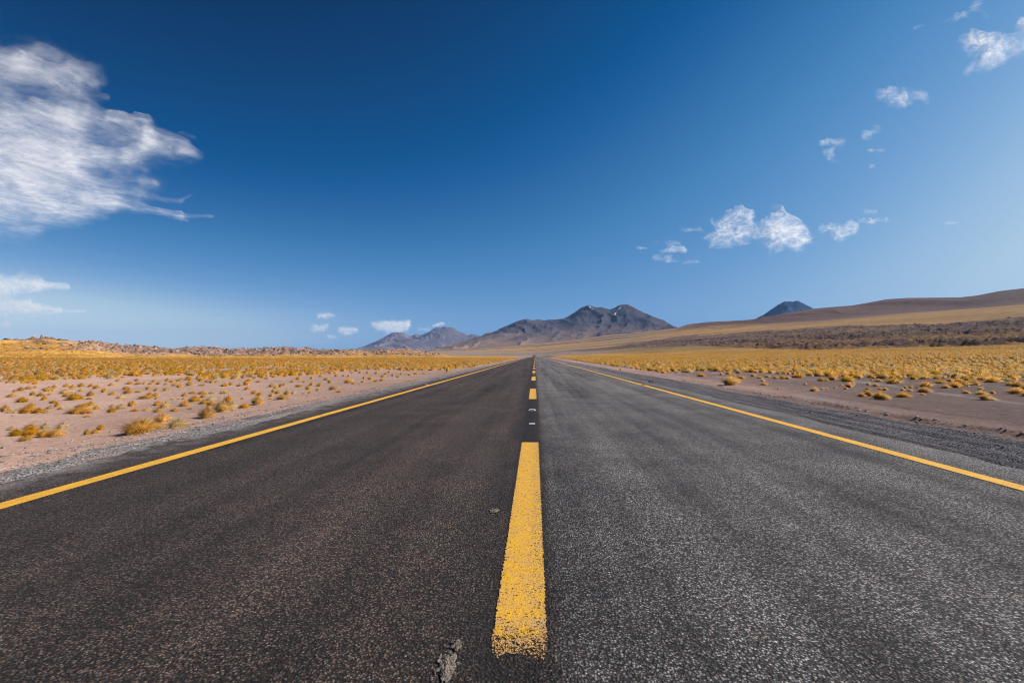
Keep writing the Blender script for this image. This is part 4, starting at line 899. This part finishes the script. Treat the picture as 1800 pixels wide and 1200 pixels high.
cloud([(1522, 372, 1540, 373, 4, .5)], CMS, 'small puff above the thin dash of cloud', H=3600, thick=120, step=1.0)
cloud([(1196, 405, 1230, 404, 2.6, .55), (1228, 404, 1236, 406, 2, .3)], CMS, 'thin streak left of the ragged bright cloud', H=3600, thick=100, step=1.0)
cloud([(1164, 427, 1192, 428, 4, .45), (1184, 439, 1202, 440, 5, .6), (1160, 442, 1180, 441, 3.5, .35), (1150, 455, 1175, 455, 6, .45), (1176, 460, 1228, 460, 3.4, .45), (1150, 424, 1156, 424, 2, .4)], CMS, 'loose broken cloud lowest of the group on the right', H=3600, thick=160, step=1.2)
cloud([(1120, 436, 1136, 436, 2.4, .6)], CMS, 'tiny cloud fleck leftmost of the group on the right', H=3600, thick=80, step=1.0)
cloud([(1552, 168, 1588, 165, 9, .55), (1565, 180, 1590, 178, 8, .45), (1610, 165, 1632, 170, 7, .35), (1626, 172, 1630, 182, 4, .35), (1595, 168, 1612, 166, 6, .2)], CMW, 'two-part wisp below the top right cloud', H=5200, thick=120, step=1.6)
cloud([(1520, 236, 1546, 228, 6, .45), (1520, 240, 1524, 242, 4, .3)], CMW, 'small wisp in the middle of the right sky', H=5200, thick=100, step=1.4)
cloud([(1442, 250, 1480, 250, 5, .32), (1450, 268, 1478, 256, 6, .38), (1456, 272, 1462, 278, 5, .3), (1462, 286, 1474, 286, 4, .25)], CMW, 'forked wisp left of the small middle wisp', H=5200, thick=100, step=1.4)
cloud([(1530, 267, 1556, 265, 3.6, .38), (1531, 292, 1536, 292, 2.6, .4)], CMW, 'short wisp below the small middle wisp', H=5200, thick=80, step=1.2)
cloud([(1700, 80, 1810, 82, 9, .45), (1690, 82, 1708, 76, 5, .4), (1706, 72, 1740, 74, 8, .5), (1720, 76, 1745, 100, 16, .4), (1738, 108, 1700, 126, 7, .5), (1760, 78, 1800, 60, 10, .35), (1790, 42, 1820, 36, 6, .5), (1740, 95, 1800, 98, 14, .25), (1728, 112, 1738, 110, 4, .4)], CMW, 'broad hooked wisp at the top right edge', H=5200, thick=160, step=2.0)
cloud([(1708, 13, 1722, 8, 4, .6), (1710, 14, 1730, 22, 10, .25), (1680, 30, 1694, 26, 3, .35), (1660, 40, 1680, 32, 4, .2), (1700, 24, 1670, 36, 5, .15)], CMW, 'faint curl of cloud at the top near the right corner', H=5200, thick=100, step=1.6)
cloud([(1606, 50, 1624, 46, 3, .35)], CMW, 'tiny streak of cloud near the top right', H=5200, thick=80, step=1.2)
cloud([(1662, 393, 1682, 391, 2, .6)], CMS, 'tiny bright streak low near the right edge', H=3600, thick=70, step=.9)
cloud([(1590, 368, 1604, 370, 4, .2)], CMS, 'faint smudge of cloud beside the thin dash', H=3600, thick=70, step=1.2)
cloud([(560, 555, 584, 554, 4, .75)], CMF, 'small flat cloud topmost left of the pale peaks', H=4300, thick=90, step=.9)
cloud([(552, 577, 572, 576, 5, .6), (556, 580, 568, 582, 3, .35)], CMF, 'small pale cloud left of the pale peaks', H=4300, thick=90, step=.9)
cloud([(600, 580, 624, 581, 4.2, .8), (606, 586, 616, 587, 3, .5)], CMF, 'white cloud just left of the pale peaks', H=4300, thick=90, step=.9)
cloud([(576, 591, 588, 592, 3, .5)], CMF, 'tiny cloud lowest left of the pale peaks', H=4300, thick=60, step=.9)
cloud([(656, 570, 716, 569, 3.6, .8), (668, 574, 714, 576, 5.5, .8), (682, 581, 704, 580, 4.5, .6), (736, 578, 752, 578, 4, .3)], CMF, 'wedge-shaped white cloud standing over the left pale peak', H=4300, thick=90, step=.9)
cloud([(762, 572, 778, 570, 2.2, .6), (768, 569, 780, 569, 2, .4)], CMF, 'small cap of cloud behind the jagged pale peak', H=4300, thick=60, step=.8)

# ---------------------------------------------------------------- haze
hz_, t, b = new_mat('haze')
nt = hz_.node_tree; nt.nodes.remove(nt.nodes['Principled BSDF'])
pv_ = t.node('ShaderNodeVolumePrincipled', {'Color': (.30, .56, 1.0), 'Density': 1.15e-5, 'Anisotropy': .1})
t.put(nt.nodes['Material Output'].inputs['Volume'], pv_.outputs[0])
hx, hy0, hy1, hb, ht_ = 42000, -42000, 42000, -400., 2200.
v = np.array([(sx, sy, sz) for sz in (hb, ht_) for sx, sy in ((-hx, hy0), (hx, hy0), (hx, hy1), (-hx, hy1))], float)
f = np.array([(0, 3, 2, 1), (4, 5, 6, 7), (0, 1, 5, 4), (1, 2, 6, 5), (2, 3, 7, 6), (3, 0, 4, 7)])
link('haze', make_mesh('haze', v, f, hz_, False), kind='stuff', label='thin blue air haze over the whole plain', category='haze')
